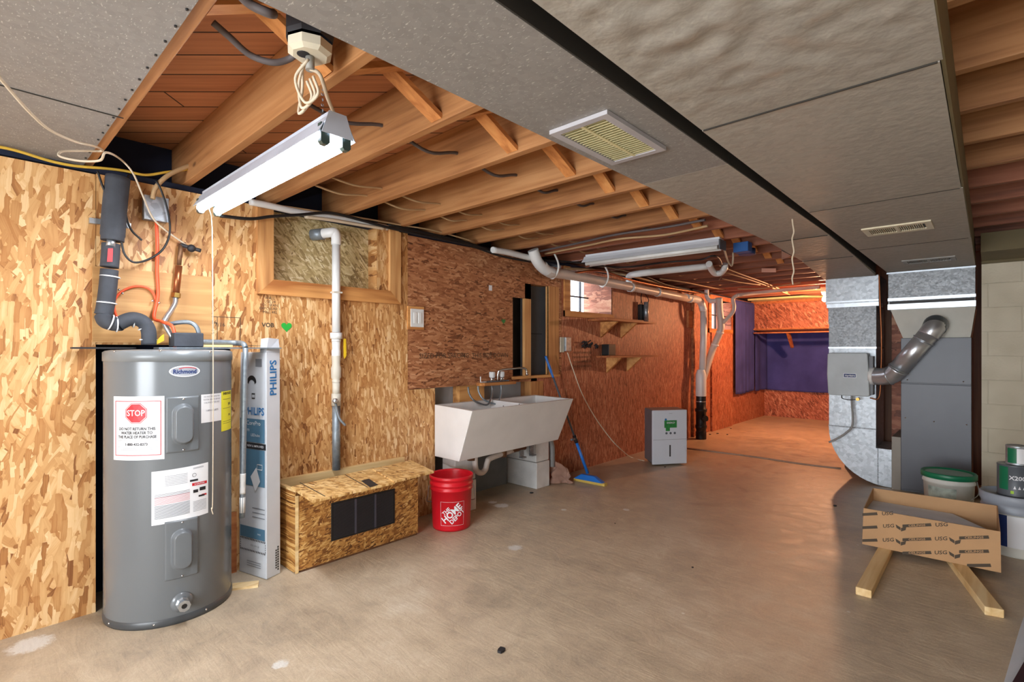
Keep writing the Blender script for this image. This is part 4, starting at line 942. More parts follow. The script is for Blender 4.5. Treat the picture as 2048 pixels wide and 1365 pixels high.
# hand hole
P_.add([fm(.48+.17*math.cos(t), .865+.03*math.sin(t), .0016) for t in [math.pi*i/10 for i in range(11)]]+[fm(.48+.11*math.cos(t), .855+.02*math.sin(t), .0016) for t in [math.pi*(10-i)/10 for i in range(11)]], [tuple(range(22))])
build('black_print', P_, M['ink'], tc_)
T_ = MB(); text_mb(T_, 'PHILIPS', .058, lambda x, y: fm(.58+x/W1, .733+y/Hh, .002), .02, sx=.9)
text_mb(T_, 'PHILIPS', .062, lambda x, y: fs(.5-y/W2_, .885+x/Hh, .002), .02, sx=1.0)
build('blue_lettering', T_, M['blue'], tc_)
T_ = MB(); text_mb(T_, 'CorePro', .034, lambda x, y: fm(.55+x/W1, .68+y/Hh, .003), 0); text_mb(T_, 'Slim', .03, lambda x, y: fm(.3+x/W1, .65+y/Hh, .003), 0); text_mb(T_, 'LEDtube', .022, lambda x, y: fm(.62+x/W1, .627+y/Hh, .003), 0); text_mb(T_, 'NEW & IMPROVED', .017, lambda x, y: fm(.62+x/W1, .578+y/Hh, .003), .01)
text_mb(T_, 'lamp', .014, lambda x, y: fm(.75+x/W1, .19+y/Hh, .003), 0)
for i, q_ in enumerate(((.68,.50),(.86,.50))): rect(T_, fm, q_[0], q_[0]+.01, .475, .50, .003)
rect(T_, fm, .68, .87, .475, .478, .003); rect(T_, fm, .68, .87, .497, .50, .003)
build('white_lettering', T_, M['paper'], tc_)
T_ = MB(); text_mb(T_, 'this side up', .016, lambda x, y: fm(.6+x/W1, .135+y/Hh, .003), 0)
for i in range(3): rect(T_, fm, .5, .95, .30-.02*i, .304-.02*i); rect(T_, fm, .3, .8, .06-.01*i, .063-.01*i)
rect(T_, fm, .12, .35, .93, .97); rect(T_, fm, .62, .85, .935, .97)
build('grey_print', T_, M['inkgrey'], tc_)
build('shipping_label', MB().add([fm(.45,.44,.004), fm(.62,.375,.004), fm(.80,.425,.004), fm(.66,.485,.004)], [(0,1,2,3)]), M['paper'], tc_)
single('wood_offcut', MB().hexa([PZ(458,1183,0), PZ(516,1176,0), PZ(518,1166,0), PZ(462,1172,0), PZ(458,1183,0)+Vector((0,0,.012)), PZ(516,1176,0)+Vector((0,0,.012)), PZ(518,1166,0)+Vector((0,0,.012)), PZ(462,1172,0)+Vector((0,0,.012))]), M['lumber'], 'small flat wooden offcut on the floor beside the water heater', 'offcut')
single('stud_strip', MB().box(-3.108, -3.10, 1.045, 1.075, 0, .34), M['shelfwood'], 'short brown wooden strip standing behind the tall carton', 'strip')

# ================================================================== STRAND BOARD BOX WITH GRILLE
bx = thing('strand_board_box', 'low strand board box with black grille and loose lid against the wall', 'box', (-2.97, 1.7, 0))
y0, y1, xf, zt2 = 1.285, 2.125, -2.83, .455
build('front_board', MB().box(xf-.016, xf, y0, y1, .012, zt2-.02), M['osb_box'], bx)
build('side_board', MB().box(XW+.002, xf-.016, y0, y0+.016, .005, zt2), M['osb_box'], bx)
build('side_board', MB().box(XW+.002, xf-.016, y1-.016, y1, .005, zt2-.02), M['osb_box'], bx)
build('edge_strip', MB().box(xf-.001, xf+.003, y0, y0+.018, .002, zt2-.02).box(XW+.002, xf, y0-.001, y0+.02, zt2, zt2+.012), M['lumber'], bx)
build('back_rail', MB().box(XW+.002, XW+.035, y0, 2.20, zt2-.03, zt2+.022), M['lumber'], bx)
build('bottom_cleat', MB().box(xf-.03, xf-.002, y0+.03, y1-.01, 0, .02), M['darkwood'], bx)
gl = build('grille', MB().box(xf, xf+.006, 1.497, 1.937, .125, .35), M['black'], bx, bevel=.002)
s_ = MB()
for i in range(26): s_.box(xf+.006, xf+.008, 1.51, 1.922, .138+.0078*i, .1405+.0078*i)
build('louvres', s_, plain('dark louvre', S(52,50,58), .35), gl)
gb_ = plain('grille bar', S(70,68,80), .4)
for yy in (1.648, 1.785): build('bar', MB().box(xf+.006, xf+.010, yy, yy+.012, .135, .342), gb_, gl)
# lid boards
def Lz(px, py, z=.475): return PZ(px, py, z)
l1 = [Lz(582,974), Lz(625,1002), Lz(790,965), Lz(748,936)]
build('lid_board', MB().hexa([q_-Vector((0,0,.012)) for q_ in l1]+l1), M['osb_lid'], bx)
l2 = [Lz(745,938,.483), Lz(788,963,.483), Lz(868,943,.483), Lz(822,921,.483)]
build('lid_board', MB().hexa([q_-Vector((0,0,.012)) for q_ in l2]+l2), M['osb_lid'], bx)
build('lid_notch', MB().hexa([Lz(722,962,.476), Lz(740,975,.476), Lz(756,970,.476), Lz(738,958,.476), Lz(722,962,.478), Lz(740,975,.478), Lz(756,970,.478), Lz(738,958,.478)]), M['ink'], bx)
build('lid_joint', MB().bar(Lz(600,966,.477), Lz(650,993,.477), .004, .002).bar(Lz(690,950,.477), Lz(735,975,.477), .004, .002), M['inkbrown'], bx)

# ================================================================== BUCKET
bc = Vector((-2.80, 2.395, 0))
bk = thing('red_bucket', 'red plastic bucket with diamond store lettering in front of the sink', 'bucket', tuple(bc))
pf = [(0,.003),(.125,.003),(.130,.0),(.132,.012),(.143,.27),(.150,.272),(.150,.285),(.145,.287),(.146,.305),(.153,.307),(.153,.32),(.147,.322),(.148,.345),(.155,.347),(.155,.368),(.148,.372),(.146,.36),(.128,.012),(0,.010)]
build('shell', MB().lathe(bc, pf, 64), M['red'], bk)
thc = math.atan2(-bc.y, -bc.x)+.05
def bpt(th, z, e=.001): 
    r_ = .132+(.143-.132)*(z-.012)/.258
    return Vector((bc.x+(r_+e)*math.cos(th), bc.y+(r_+e)*math.sin(th), z))
mb = MB(); hw = .085/.14
for (u0,u1,v0,v1) in ((-1,1,.205,.2065),(-1,1,.042,.0435),(-1,-.982,.042,.2065),(.982,1,.042,.2065)):
    mb.grid(lambda u, v: bpt(thc+hw*(u0+(u1-u0)*u), v0+(v1-v0)*v), 16, 1)
ca, sa = math.cos(R(42)), math.sin(R(42))
def diag(dx, dy, bx_=0): return lambda x, y: bpt(thc+(bx_+(x+dx)*ca-(y+dy)*sa)/.138, .122+(x+dx)*sa+(y+dy)*ca, .0014)
text_mb(mb, 'THE', .036, diag(-.018, .042), .02); text_mb(mb, 'HOME', .062, diag(0, .006), .03, sx=.95); text_mb(mb, 'DEPOT', .044, diag(.012, -.036), .025, sx=.9)
build('printed_mark', mb, M['paper'], bk)
hp = []
for i in range(15):
    t = math.pi*i/14; vv = Vector((math.cos(thc+math.pi/2), math.sin(thc+math.pi/2), 0)); fw = Vector((math.cos(thc), math.sin(thc), 0))
    hp.append(bc+Vector((0,0,.29))+vv*.158*math.cos(t)-fw*(-.02)*math.sin(t)*2-Vector((0,0,.14*math.sin(t))))
hp2 = [bc+Vector((0,0,.29))+vv*.158, bc+Vector((0,0,.22))+vv*.165-fw*.02, bc+Vector((0,0,.16))+vv*.16-fw*.06, bc+Vector((0,0,.15))+vv*.0-fw*.165, bc+Vector((0,0,.16))-vv*.16-fw*.06, bc+Vector((0,0,.22))-vv*.165-fw*.02, bc+Vector((0,0,.29))-vv*.158]
build('handle', MB().tube(hp2, .003, 8), M['cleat'], bk)

# ================================================================== SINK
FL, FR, BL, BR = Vector((-2.59,2.40,.83)), Vector((-2.61,3.60,.83)), Vector((XW+.012,2.49,.83)), Vector((XW+.012,3.67,.83))
sk_ = thing('laundry_sink', 'white double-basin laundry tub with sloping front on block legs', 'sink', (-2.85, 3.0, .40))
bFL, bFR, bBL, bBR = Vector((-2.755,2.425,.455)), Vector((-2.755,3.575,.465)), Vector((XW+.012,2.49,.435)), Vector((XW+.012,3.60,.435))
vs = [bFL,bFR,bBR,bBL,FL,FR,BR,BL]; fcs = [(0,1,2,3),(0,1,5,4),(1,2,6,5),(2,3,7,6),(3,0,4,7)]
def rim(u, v): # u along Y (left to right), v front to back
    f = FL.lerp(FR, u); b_ = BL.lerp(BR, u); return f.lerp(b_, v)
us = [0,.03,.485,.515,.97,1]; vv_ = [0,.055,.90,1]
o = len(vs)
for v in vv_:
    for u in us: vs.append(rim(u, v)+Vector((0,0,.0001)))
for j in range(3):
    for i in range(5):
        if j == 1 and i in (1, 3): continue
        q_ = o+j*6+i; fcs.append((q_, q_+1, q_+7, q_+6))
mb = MB().add(vs, fcs)
for i in (1, 3):
    top4 = [rim(us[i], .055), rim(us[i+1], .055), rim(us[i+1], .90), rim(us[i], .90)]
    c4 = sum(top4, Vector())/4; bot4 = []
    for k_, t4 in enumerate(top4):
        p4 = t4.lerp(c4, .10); p4.z = .52
        if k_ < 2: p4.x -= .13
        bot4.append(p4)
    mb.add(top4+bot4, [(0,1,5,4),(1,2,6,5),(2,3,7,6),(3,0,4,7),(4,5,6,7)])
build('tub', mb, M['tub'], sk_, bevel=.005)
build('divider_screws', MB().sphere(rim(.3,.1)+Vector((0,0,.001)), .004).sphere(rim(.45,.1)+Vector((0,0,.001)), .004), M['ink'], sk_)
# drain trap
tr = build('drain_trap', MB().tube([(-2.90,2.72,.45), (-2.90,2.72,.36), (-2.90,2.74,.31), (-2.90,2.79,.29), (-2.90,2.83,.31), (-2.90,2.85,.36), (-2.91,2.90,.385), (-2.95,3.2,.40)], .022, 14), M['pvcold'], sk_)
build('drain_fitting', MB().cyl((-2.92,2.70,.435), (-2.92,2.70,.40), .035, 18).cyl((-2.93,3.06,.435), (-2.93,3.06,.37), .032, 18).cyl((-2.95,3.05,.40), (-2.95,3.35,.405), .024, 16), M['copperdull'], sk_)
# pedestals
pd1 = thing('block_pedestal', 'stacked white-painted concrete blocks under the right end of the sink', 'pedestal', (-3.0, 3.62, 0))
build('block', MB().box(-3.35, -2.963, 3.53, 3.715, 0, .235), M['blockwhite'], pd1, bevel=.006)
build('block', MB().box(-3.35, -2.968, 3.528, 3.712, .240, .432), M['blockwhite'], pd1, bevel=.006)
pd2 = thing('block_pedestal', 'white-painted block pedestal under the left end of the sink behind the red bucket', 'pedestal', (-3.0, 2.68, 0))
build('block', MB().box(-3.10, -2.947, 2.56, 2.775, 0, .235), M['blockwhite'], pd2, bevel=.006)
build('block', MB().box(-3.10, -2.952, 2.56, 2.772, .240, .432), M['blockwhite'], pd2, bevel=.006)
bt = thing('hanging_bracket', 'pair of dull metal hooks hanging under the sink front', 'bracket', (-2.95, 3.35, .36))
for yy in (3.27, 3.40):
    build('hook', MB().box(-2.94, -2.93, yy, yy+.05, .33, .44).box(-2.94, -2.90, yy, yy+.05, .325, .335), M['galv_dark'], bt)
struct('wall_left_foot', MB().box(-3.37, -3.30, 2.5, 3.50, 0, .43), M['foundation'], wl)
# faucet
fa = thing('faucet', 'chrome two-handle faucet on a small wooden ledge above the sink', 'faucet', (-3.05, 3.1, .98))
build('ledge', MB().box(XW, -3.02, 2.94, 3.32, .952, .975), M['trim'], fa)
build('base', MB().box(-3.085, -3.035, 2.97, 3.25, .975, .993), M['chrome'], fa, bevel=.004)
for yy in (3.055, 3.17):
    build('valve_stem', MB().cyl((-3.05,yy,.99), (-3.05,yy,1.015), .022, 16), M['chrome'], fa)
    kn = build('knob', MB().lathe((-3.05,yy,1.015), [(.018,0),(.026,.008),(.027,.04),(.024,.05),(0,.05)], 12, sm=False), plain('clear acrylic knob', S(206,206,206), .15), fa)
build('spout', MB().tube([(-3.04,3.11,.99), (-3.035,3.11,1.05), (-3.02,3.125,1.078), (-2.96,3.20,1.09), (-2.92,3.27,1.095), (-2.90,3.31,1.085), (-2.895,3.32,1.05)], .009, 12), M['chrome'], fa)
build('spout_tip', MB().cyl((-2.895,3.32,1.055), (-2.895,3.322,1.032), .012, 12), M['chrome'], fa)
build('soap_hook', MB().tube([(-3.05,2.92,1.03), (-3.05,2.92,.985), (-3.05,3.0,.983)], .005, 8, curve=False), M['white'], fa)
for i, (ya, yb) in enumerate(((3.06,2.82), (3.17,2.93))):
    build('supply_hose', MB().tube([(-3.06,ya,.975), (-3.055,ya,.90), (-3.03,ya-.04,.845), (-3.0,(ya+yb)/2,.80-.0*i), (-3.04,yb+.02,.84), (-3.08,yb,.90), (-3.09,yb,.95)], .0075, 10), plain('braided grey hose', S(120,122,124), .4, .5, .2, 90) if i == 0 else M['steelpipe'], fa)

# mop
mo = thing('sponge_mop', 'blue sponge mop leaning on the wall right of the sink', 'mop', tuple(PZ(1185,962,0)))
mt_, mm_, ml_, mb2 = PX(1092,715,-3.09), PX(1147,880,-2.93), PX(1155,885,-2.93), PZ(1180,955,.05)
mt_ = Vector((-3.08, 3.80, 1.19)); bt_ = PZ(1178,955,.06)
def on(t): return mt_.lerp(bt_, t)
build('grip', MB().tube([on(0), on(.10), on(.18)], [.012,.014,.011], 12), M['bluemop'], mo)
build('upper_pole', MB().tube([on(.16), on(.68)], .0095, 12, curve=False), M['cangrey'], mo)
build('joint', MB().tube([on(.66), on(.72)], .018, 12, curve=False), M['pipeblack'], mo)
build('side_lever', MB().tube([on(.69), on(.69)+Vector((.02,-.09,.01))], .010, 10, curve=False), M['cangrey'], mo)
build('lower_pole', MB().tube([on(.70), on(.97)], .0145, 12, curve=False), M['bluemop'], mo)
h0, h1 = PZ(1150,955,.03), PZ(1208,966,.03)
dd = (h1-h0).normalized(); nn = Vector((-dd.y, dd.x, 0))
build('head', MB().hexa([h0-nn*.03-Vector((0,0,.005)), h1-nn*.03-Vector((0,0,.005)), h1+nn*.03-Vector((0,0,.005)), h0+nn*.03-Vector((0,0,.005)), h0.lerp(h1,.25)-nn*.02+Vector((0,0,.045)), h0.lerp(h1,.7)-nn*.02+Vector((0,0,.045)), h0.lerp(h1,.7)+nn*.02+Vector((0,0,.045)), h0.lerp(h1,.25)+nn*.02+Vector((0,0,.045))]), M['bluemop'], mo, bevel=.004)
build('sponge', MB().bar(h0-Vector((0,0,.016)), h1+dd*.02-Vector((0,0,.016)), .05, .024), M['sponge'], mo)
# rag
def ragfn(u, v):
    a = PZ(1102+44*u, 968, 0); h = .22*(1-v)*(.75+.3*math.sin(3*u+.5))*(1-.45*abs(u-.3))
    n_ = mnoise.noise(Vector((u*5, v*4, 1)))*.03
    return Vector((a.x-.05*(1-v)+n_, a.y+.02*math.sin(9*u+3*v)+n_, .003+h))
single('cloth_rag', MB().grid(ragfn, 24, 14), M['rag'], 'crumpled pinkish brown rag on the floor beside the sink legs', 'rag', solid=.006)
single('ribbed_hose', MB().tube([(-3.0,3.76,.42), (-2.99,3.78,.35), (-2.99,3.785,.25), (-2.99,3.78,.16)], [.026+.003*(i%2) for i in range(40)], 14, k=14), plain('grey ribbed hose', S(132,132,132), .5), 'short ribbed grey hose standing at the right side of the sink blocks', 'hose')

# ================================================================== DEHUMIDIFIER
f0, f1, s0 = Vector((-2.633,5.059,0)), Vector((-2.395,5.385,0)), Vector((-2.83,5.23,0))
s0 = f0+(Vector((-2.862,5.288,0))-f0)*.9
b1 = f1+(s0-f0)
dh = thing('dehumidifier', 'white dehumidifier with green sticker standing on the floor by the red wall', 'dehumidifier', tuple((f0+b1)/2))
up = Vector((0,0,.60)); ft = Vector((0,0,.03)); dk = (s0-f0).normalized(); wx = (f1-f0).normalized(); nf = -dk
build('rear_case', MB().hexa([f0+ft+dk*.03, f1+ft+dk*.03, b1+ft, s0+ft, f0+up+dk*.03, f1+up+dk*.03, b1+up, s0+up]), M['dehumgrey'], dh, bevel=.012)
build('front_cover', MB().hexa([f0+ft*.6, f1+ft*.6, f1+ft*.6+dk*.03, f0+ft*.6+dk*.03, f0+up, f1+up, f1+up+dk*.03, f0+up+dk*.03]), M['dehum'], dh, bevel=.008)
Wf = (f1-f0).length
def fd(u, z, e=.001): return f0+(f1-f0)*u+Vector((0,0,z))+nf*e
def drect(mb, u0, u1, z0, z1, e=.001): return mb.add([fd(u0,z0,e), fd(u1,z0,e), fd(u1,z1,e), fd(u0,z1,e)], [(0,1,2,3)])
build('level_window', drect(MB(), .485, .525, .10, .225), M['ink'], dh)
build('tank_seam', drect(MB(), .02, .98, .282, .285, .0006), M['inkgrey'], dh)
stk = build('sticker', drect(drect(MB(), .34, .70, .41, .49), .38, .50, .375, .415, .0008), M['green'], dh)
build('sticker_dot', MB().cyl(fd(.38,.50,.001), fd(.38,.50,.003), .012, 14), M['blue'], stk)
build('sticker_lettering', text_mb(MB(), 'ENERGY', .026, lambda x, y: fd(.53+x/Wf, .463+y, .002), .01), M['paper'], stk)
bt3 = MB()
for u in (.40, .52, .64): bt3.cyl(fd(u,.352,.0), fd(u,.352,.002), .0125, 16)
build('control_buttons', bt3, M['cangrey'], dh)
build('maker_lettering', text_mb(MB(), 'hisense', .014, lambda x, y: fd(.52+x/Wf, .565+y, .002), 0), M['inkgrey'], dh)
build('caster', MB().cyl(f0+(f1-f0)*.15+dk*.08+Vector((0,0,.015)), f0+(f1-f0)*.15+dk*.10+Vector((0,0,.015)), .015, 12).cyl(f0+(f1-f0)*.8+dk*.08+Vector((0,0,.015)), f0+(f1-f0)*.8+dk*.10+Vector((0,0,.015)), .015, 12).cyl(f0+(f1-f0)*.2+dk*.2+Vector((0,0,.015)), f0+(f1-f0)*.2+dk*.22+Vector((0,0,.015)), .015, 12), M['black'], dh)
build('base_plate', MB().hexa([f0+dk*.05+wx*.03+Vector((0,0,.01)), f1+dk*.05-wx*.05+Vector((0,0,.01)), b1-dk*.03-wx*.05+Vector((0,0,.01)), s0-dk*.03+wx*.03+Vector((0,0,.01)), f0+dk*.05+wx*.03+ft, f1+dk*.05-wx*.05+ft, b1-dk*.03-wx*.05+ft, s0-dk*.03+wx*.03+ft]), M['black'], dh)

# ================================================================== WALL SHELVES
def shelf(y0, y1, z, dep, brs, lab, name='wall_shelf'):
    t = thing(name, lab, 'shelf', (XW, (y0+y1)/2, z))
    build('board', MB().box(XW, XW+dep, y0, y1, z, z+.02), M['shelfwood'], t)
    for yy in brs:
        build('bracket', MB().prism([(XW, yy, z-.002), (XW+dep-.03, yy, z-.002), (XW, yy, z-.17)], (0, .035, 0)), M['trim'], t)
    return t
shelf(4.56, 5.62, 1.555, .24, (4.80, 5.22), 'upper wooden shelf on triangular brackets below the small window')
shelf(4.72, 5.72, 1.165, .22, (4.92, 5.36), 'lower wooden shelf on triangular brackets under the other shelf')
single('thin_board', MB().box(XW+.06, XW+.20, 4.62, 5.4, 1.575, 1.59), M['shelfwood'], 'thin narrow board lying on the upper wall shelf', 'board')
single('black_speaker', MB().box(XW, XW+.09, 4.83, 4.97, 1.19, 1.31), M['black'], 'small black box on the wall above the lower shelf', 'box', bevel=.004)
ch = thing('wall_charger', 'black and silver device with cords hanging above the shelf end', 'charger', (XW+.03, 5.7, 1.58))
build('body', MB().box(XW, XW+.05, 5.62, 5.78, 1.59, 1.80), M['black'], ch, bevel=.006)
build('silver_body', MB().cyl((XW+.07,5.70,1.59), (XW+.07,5.70,1.83), .03, 14), M['galv'], ch)
build('cords', MB().tube([(XW+.04,5.66,1.80), (XW+.04,5.63,1.88), (XW+.03,5.68,1.96)], .005, 8).tube([(XW+.04,5.74,1.80), (XW+.05,5.80,1.86), (XW+.03,5.72,1.96)], .005, 8), M['black'], ch)
single('hanging_tag', MB().box(XW, XW+.01, 5.05, 5.20, 1.30, 1.42).box(XW, XW+.015, 4.40, 4.62, 1.29, 1.33), M['inkbrown'], 'dark dried bundle pinned to the wall left of the shelves', 'bundle') if False else None
bun = MB()
for i in range(16):
    y_ = 4.42+random.random()*.28; z_ = 1.27+random.random()*.07
    bun.tube([(XW+.01,y_,z_), (XW+.035,y_+.03*(random.random()-.5),z_+.02), (XW+.02,y_+.10*(random.random()-.5),z_+.03*(random.random()-.5))], .007, 6)
single('wire_bundle', bun, M['ink'], 'small tangled dark bundle pinned on the wall above the printed stamp', 'bundle')
single('wall_box', MB().box(XW, XW+.03, 7.0, 7.14, 1.56, 1.80), M['shelfwood'], 'small wooden box on the wall left of the white drain stack', 'box')
single('wall_stud', MB().box(XW, XW+.035, 7.16, 7.20, .0, 2.05), M['shelfwood'], 'upright wooden strip on the red wall left of the drain stack', 'stud')
single('leaning_panel', MB().hexa([(XW+.002,7.85,0),(XW+.03,7.85,0),(XW+.03,8.70,0),(XW+.002,8.70,0),(XW+.002,7.85,1.52),(XW+.02,7.85,1.52),(XW+.02,8.70,1.52),(XW+.002,8.70,1.52)]), M['osb_far'], 'strand board panel standing under the small back window', 'panel')

# ================================================================== CURTAINS
def foldwall(y0, y1, z0, z1, n_):
    def fn(u, v):
        y = y0+(y1-y0)*u; w = .005*math.sin(u*n_)+.004*math.sin(u*n_*2.3+1)
        w *= .4+.6*v
        return (XW+.045+w, y, z1-(z1-z0)*v-.01*math.sin(u*5)*v)
    return fn
cu = thing('purple_curtain', 'purple cloth hanging flat on the left wall near the back corner', 'curtain', (XW+.05, 9.2, .51))
build('cloth', MB().grid(foldwall(8.78, 9.73, .51, 2.08, 30), 80, 30), M['cloth'], cu, solid=.002)
def backfn(u, v):
    x = -3.07+u*2.2; s_ = 1.58-(1.58-.50)*v
    w = .02*math.sin(u*9)+.015*math.sin(u*23+2*v)+.012*mnoise.noise(Vector((u*6, v*4, 0)))
    return (x, YB-.06+w*(.3+.7*v), s_-.012*math.sin(u*6)*v)
def backside(u, v):
    y = 9.76+u*.62; return (XW+.05+.02*math.sin(u*9)*(.3+v), y, 1.58-1.07*v)
cb = thing('purple_curtain', 'purple sheet hung across the back wall under the shelf', 'curtain', (-2.0, YB-.05, .5))
build('cloth', MB().grid(backfn, 120, 40), M['cloth'], cb, solid=.002)
build('cloth', MB().grid(backside, 30, 30), M['cloth'], cb, solid=.002)
single('insulation_batt', MB().box(-3.05, -1.25, 9.66, 10.1, 2.13, 2.25).hexa([(-3.05,9.3,2.10),(-2.2,9.3,2.10),(-1.9,9.66,2.10),(-3.05,9.66,2.10),(-3.05,9.3,2.128),(-2.2,9.3,2.128),(-1.9,9.66,2.128),(-3.05,9.66,2.128)]), M['insul'], 'yellow-green insulation along the ceiling edge above the back wall', 'insulation')

# ================================================================== DRAIN PIPES
XD = -2.95
dm = thing('main_drain_pipe', 'long white drain pipe slung along the wall under the joists', 'pipe', (XD, 5.2, 1.9))
build('pipe', MB().tube([PX(1085,532,XD), PX(1100,546,XD)-Vector((0,0,.0)), PX(1130,549,XD), PX(1250,572,XD), PX(1375,597,XD)], .047, 20, k=5), M['pvcold'], dm)
build('upper_elbow', MB().tube([PX(1066,500,XD), PX(1074,522,XD), PX(1088,538,XD), PX(1104,546,XD)], .049, 20), M['pvc'], dm)
build('end_elbow', MB().tube([PX(1370,595,XD), PX(1395,600,XD), Vector((XD,7.10,1.90)), Vector((XD+.01,7.15,1.80))], .050, 20), M['pvc'], dm)
build('down_pipe', MB().tube([(XD+.01,7.15,1.84), (XD+.01,7.15,1.4), (XD+.005,7.12,.95)], .045, 20, curve=False), M['pvc'], dm)
hk = MB()
for px in (1106, 1206):
    c_ = PX(px, 545 if px < 1150 else 563, XD); hk.tube([c_+Vector((0,0,.20)), c_+Vector((.06,0,.08)), c_+Vector((.055,0,0)), c_+Vector((0,0,-.056)), c_+Vector((-.05,0,-.03))], .009, 8)
build('hanger', hk, M['white'], dm)
cp_ = MB()
for px, py in ((1262,575),(1315,585),(1380,598)):
    cp_.lathe(PX(px, py, XD), [(.050,-.03),(.054,-.028),(.054,.028),(.050,.03)], 20, (0,1,-.02))
build('coupling', cp_, M['pvc'], dm)
ds = thing('drain_stack', 'drain stack with white upper fitting and black lower pipe at the floor', 'pipe', (-2.955, 7.1, 0))
build('black_pipe', MB().lathe((-2.955,7.1,0), [(.072,0),(.072,.10),(.066,.105),(.066,.13),(.078,.16),(.078,.19),(.07,.20),(.07,.38),(.08,.385),(.08,.42),(.066,.43),(.066,.60)], 24), M['pipeblack'], ds)
build('white_fitting', MB().lathe((-2.955,7.1,.60), [(.07,0),(.072,.01),(.072,.30),(.06,.34),(.05,.37)], 24), M['pvc'], ds)
build('clamp', MB().lathe((-2.955,7.1,.52), [(.068,0),(.070,.004),(.068,.012)], 24), M['cleat'], ds)
build('cleanout', MB().cyl((-2.955,7.1,.28), (-2.86,7.04,.30), .04, 16), M['pipeblack'], ds)
br_ = thing('branch_drain', 'leaning branched white drain pipe joining the stack from the right', 'pipe', (-2.9, 7.2, .8))
YD = 7.35
def B(px, py, y=YD): return PY(px, py, y)
build('leaning_pipe', MB().tube([B(1404,765,7.15), B(1412,740,7.2), B(1425,700), B(1440,664), B(1442,648), B(1439,620), B(1438,596)], .048, 20), M['pvcold'], br_)
build('small_branch', MB().tube([B(1443,650), B(1456,636), B(1466,624), B(1468,612), B(1466,598), B(1476,590)], .026, 16), M['pvcold'], br_)
build('horizontal_pipe', MB().tube([B(1474,591), PZ(1540,583,2.06), PZ(1640,574,2.07)], .026, 14), M['pvcold'], br_)
build('trap', MB().tube([B(1413,580), B(1414,594), B(1420,602), B(1430,602), B(1437,600), B(1440,602)], .032, 16), M['pvc'], br_)
kb = MB()
for px, py in ((1440,665),(1430,690)): kb.lathe(B(px,py), [(.049,-.012),(.054,-.01),(.054,.01),(.049,.012)], 20, (.3,.0,1))
build('coupling', kb, M['pvc'], br_)
cd = thing('cross_drain', 'white pipe crossing under the joists to a curved trap', 'pipe', tuple(PZ(1340,545,2.03)))
pA = PX(1262,577,XD); 
build('pipe', MB().tube([pA, PX(1258,562,XD), PX(1258,553,XD)+Vector((0,0,0)), PZ(1275,548,2.02), PZ(1340,541,2.05), PZ(1415,533,2.08)], .033, 16), M['pvc'], cd)
build('trap', MB().tube([PZ(1418,528,2.09), PZ(1422,538,2.06), PZ(1430,547,2.03), PZ(1442,546,2.03), PZ(1449,537,2.06), PZ(1450,528,2.1)], .03, 16), M['pvc'], cd)

# ================================================================== SHOP LIGHTS
def reflector(x0, x1, y, z, w=.13, h=.06):
    mb = MB(); pr_ = [(-w/2,-.006),(-w/2+.004,0),(-w*.28,h*.8),(-w*.2,h),(w*.2,h),(w*.28,h*.8),(w/2-.004,0),(w/2,-.006)]
    mb.grid(lambda u, v: (x0+(x1-x0)*u, y+pr_[int(round(v*7))][0], z+pr_[int(round(v*7))][1]), 1, 7, False)
    return mb
l1 = thing('shop_light', 'lit twin-tube shop light hanging over the water heater', 'light fixture', (-2.15, .84, 1.93))
X0, X1, Yl, Zl = -2.80, -1.545, .84, 1.945
build('reflector', reflector(X0, X1, Yl, Zl), M['shopgrey'], l1, solid=.002)
build('housing', MB().box(X0+.01, X1-.01, Yl-.028, Yl+.028, Zl+.035, Zl+.07), M['shopgrey'], l1)
for dy in (-.037, .037):
    build('tube', MB().cyl((X0+.02,Yl+dy,Zl-.012), (X1-.03,Yl+dy,Zl-.012), .019, 18), M['tube_on'], l1)
    for xx in (X0+.005, X1-.03): build('lamp_holder', MB().prism([(xx,Yl+dy-.015,Zl+.03),(xx,Yl+dy-.015,Zl-.03),(xx,Yl+dy-.008,Zl-.038),(xx,Yl+dy+.008,Zl-.038),(xx,Yl+dy+.015,Zl-.03),(xx,Yl+dy+.015,Zl+.03)], (.022,0,0)), plain('dark green holder', S(60,76,72), .3), l1)
build('end_cap', MB().prism([(X1,Yl-.055,Zl-.004),(X1,Yl-.03,Zl+.07),(X1,Yl+.03,Zl+.07),(X1,Yl+.055,Zl-.004)], (.003,0,0)), M['shopgrey'], l1)
build('pull_cord', MB().tube([(X0+.08,Yl-.02,Zl-.02), PZ(424,436,1.9)+Vector((0,0,-.04)), Vector((-2.70,.83,1.5)), Vector((-2.70,.832,1.1)), Vector((-2.70,.83,.55)), Vector((-2.70,.825,.50)), Vector((-2.695,.83,.47))], .0022, 6), M['cord'], l1)
ch_ = MB()
for i in range(9): ch_.lathe((X1-.10,Yl,Zl+.075+.018*i), [(.004,-.001),(.006,0),(.004,.001)], 6, (i%2,1-i%2,.2))
build('chain', ch_, M['steelpipe'], l1)
a_ = area_light('shop_light_glow', ((X0+X1)/2, Yl, Zl-.045), (0,0,0), 1.15, .11, 12, (.93,.96,1.0)); a_.parent = l1; a_.location = Vector(a_.location)-ORG[l1.name]
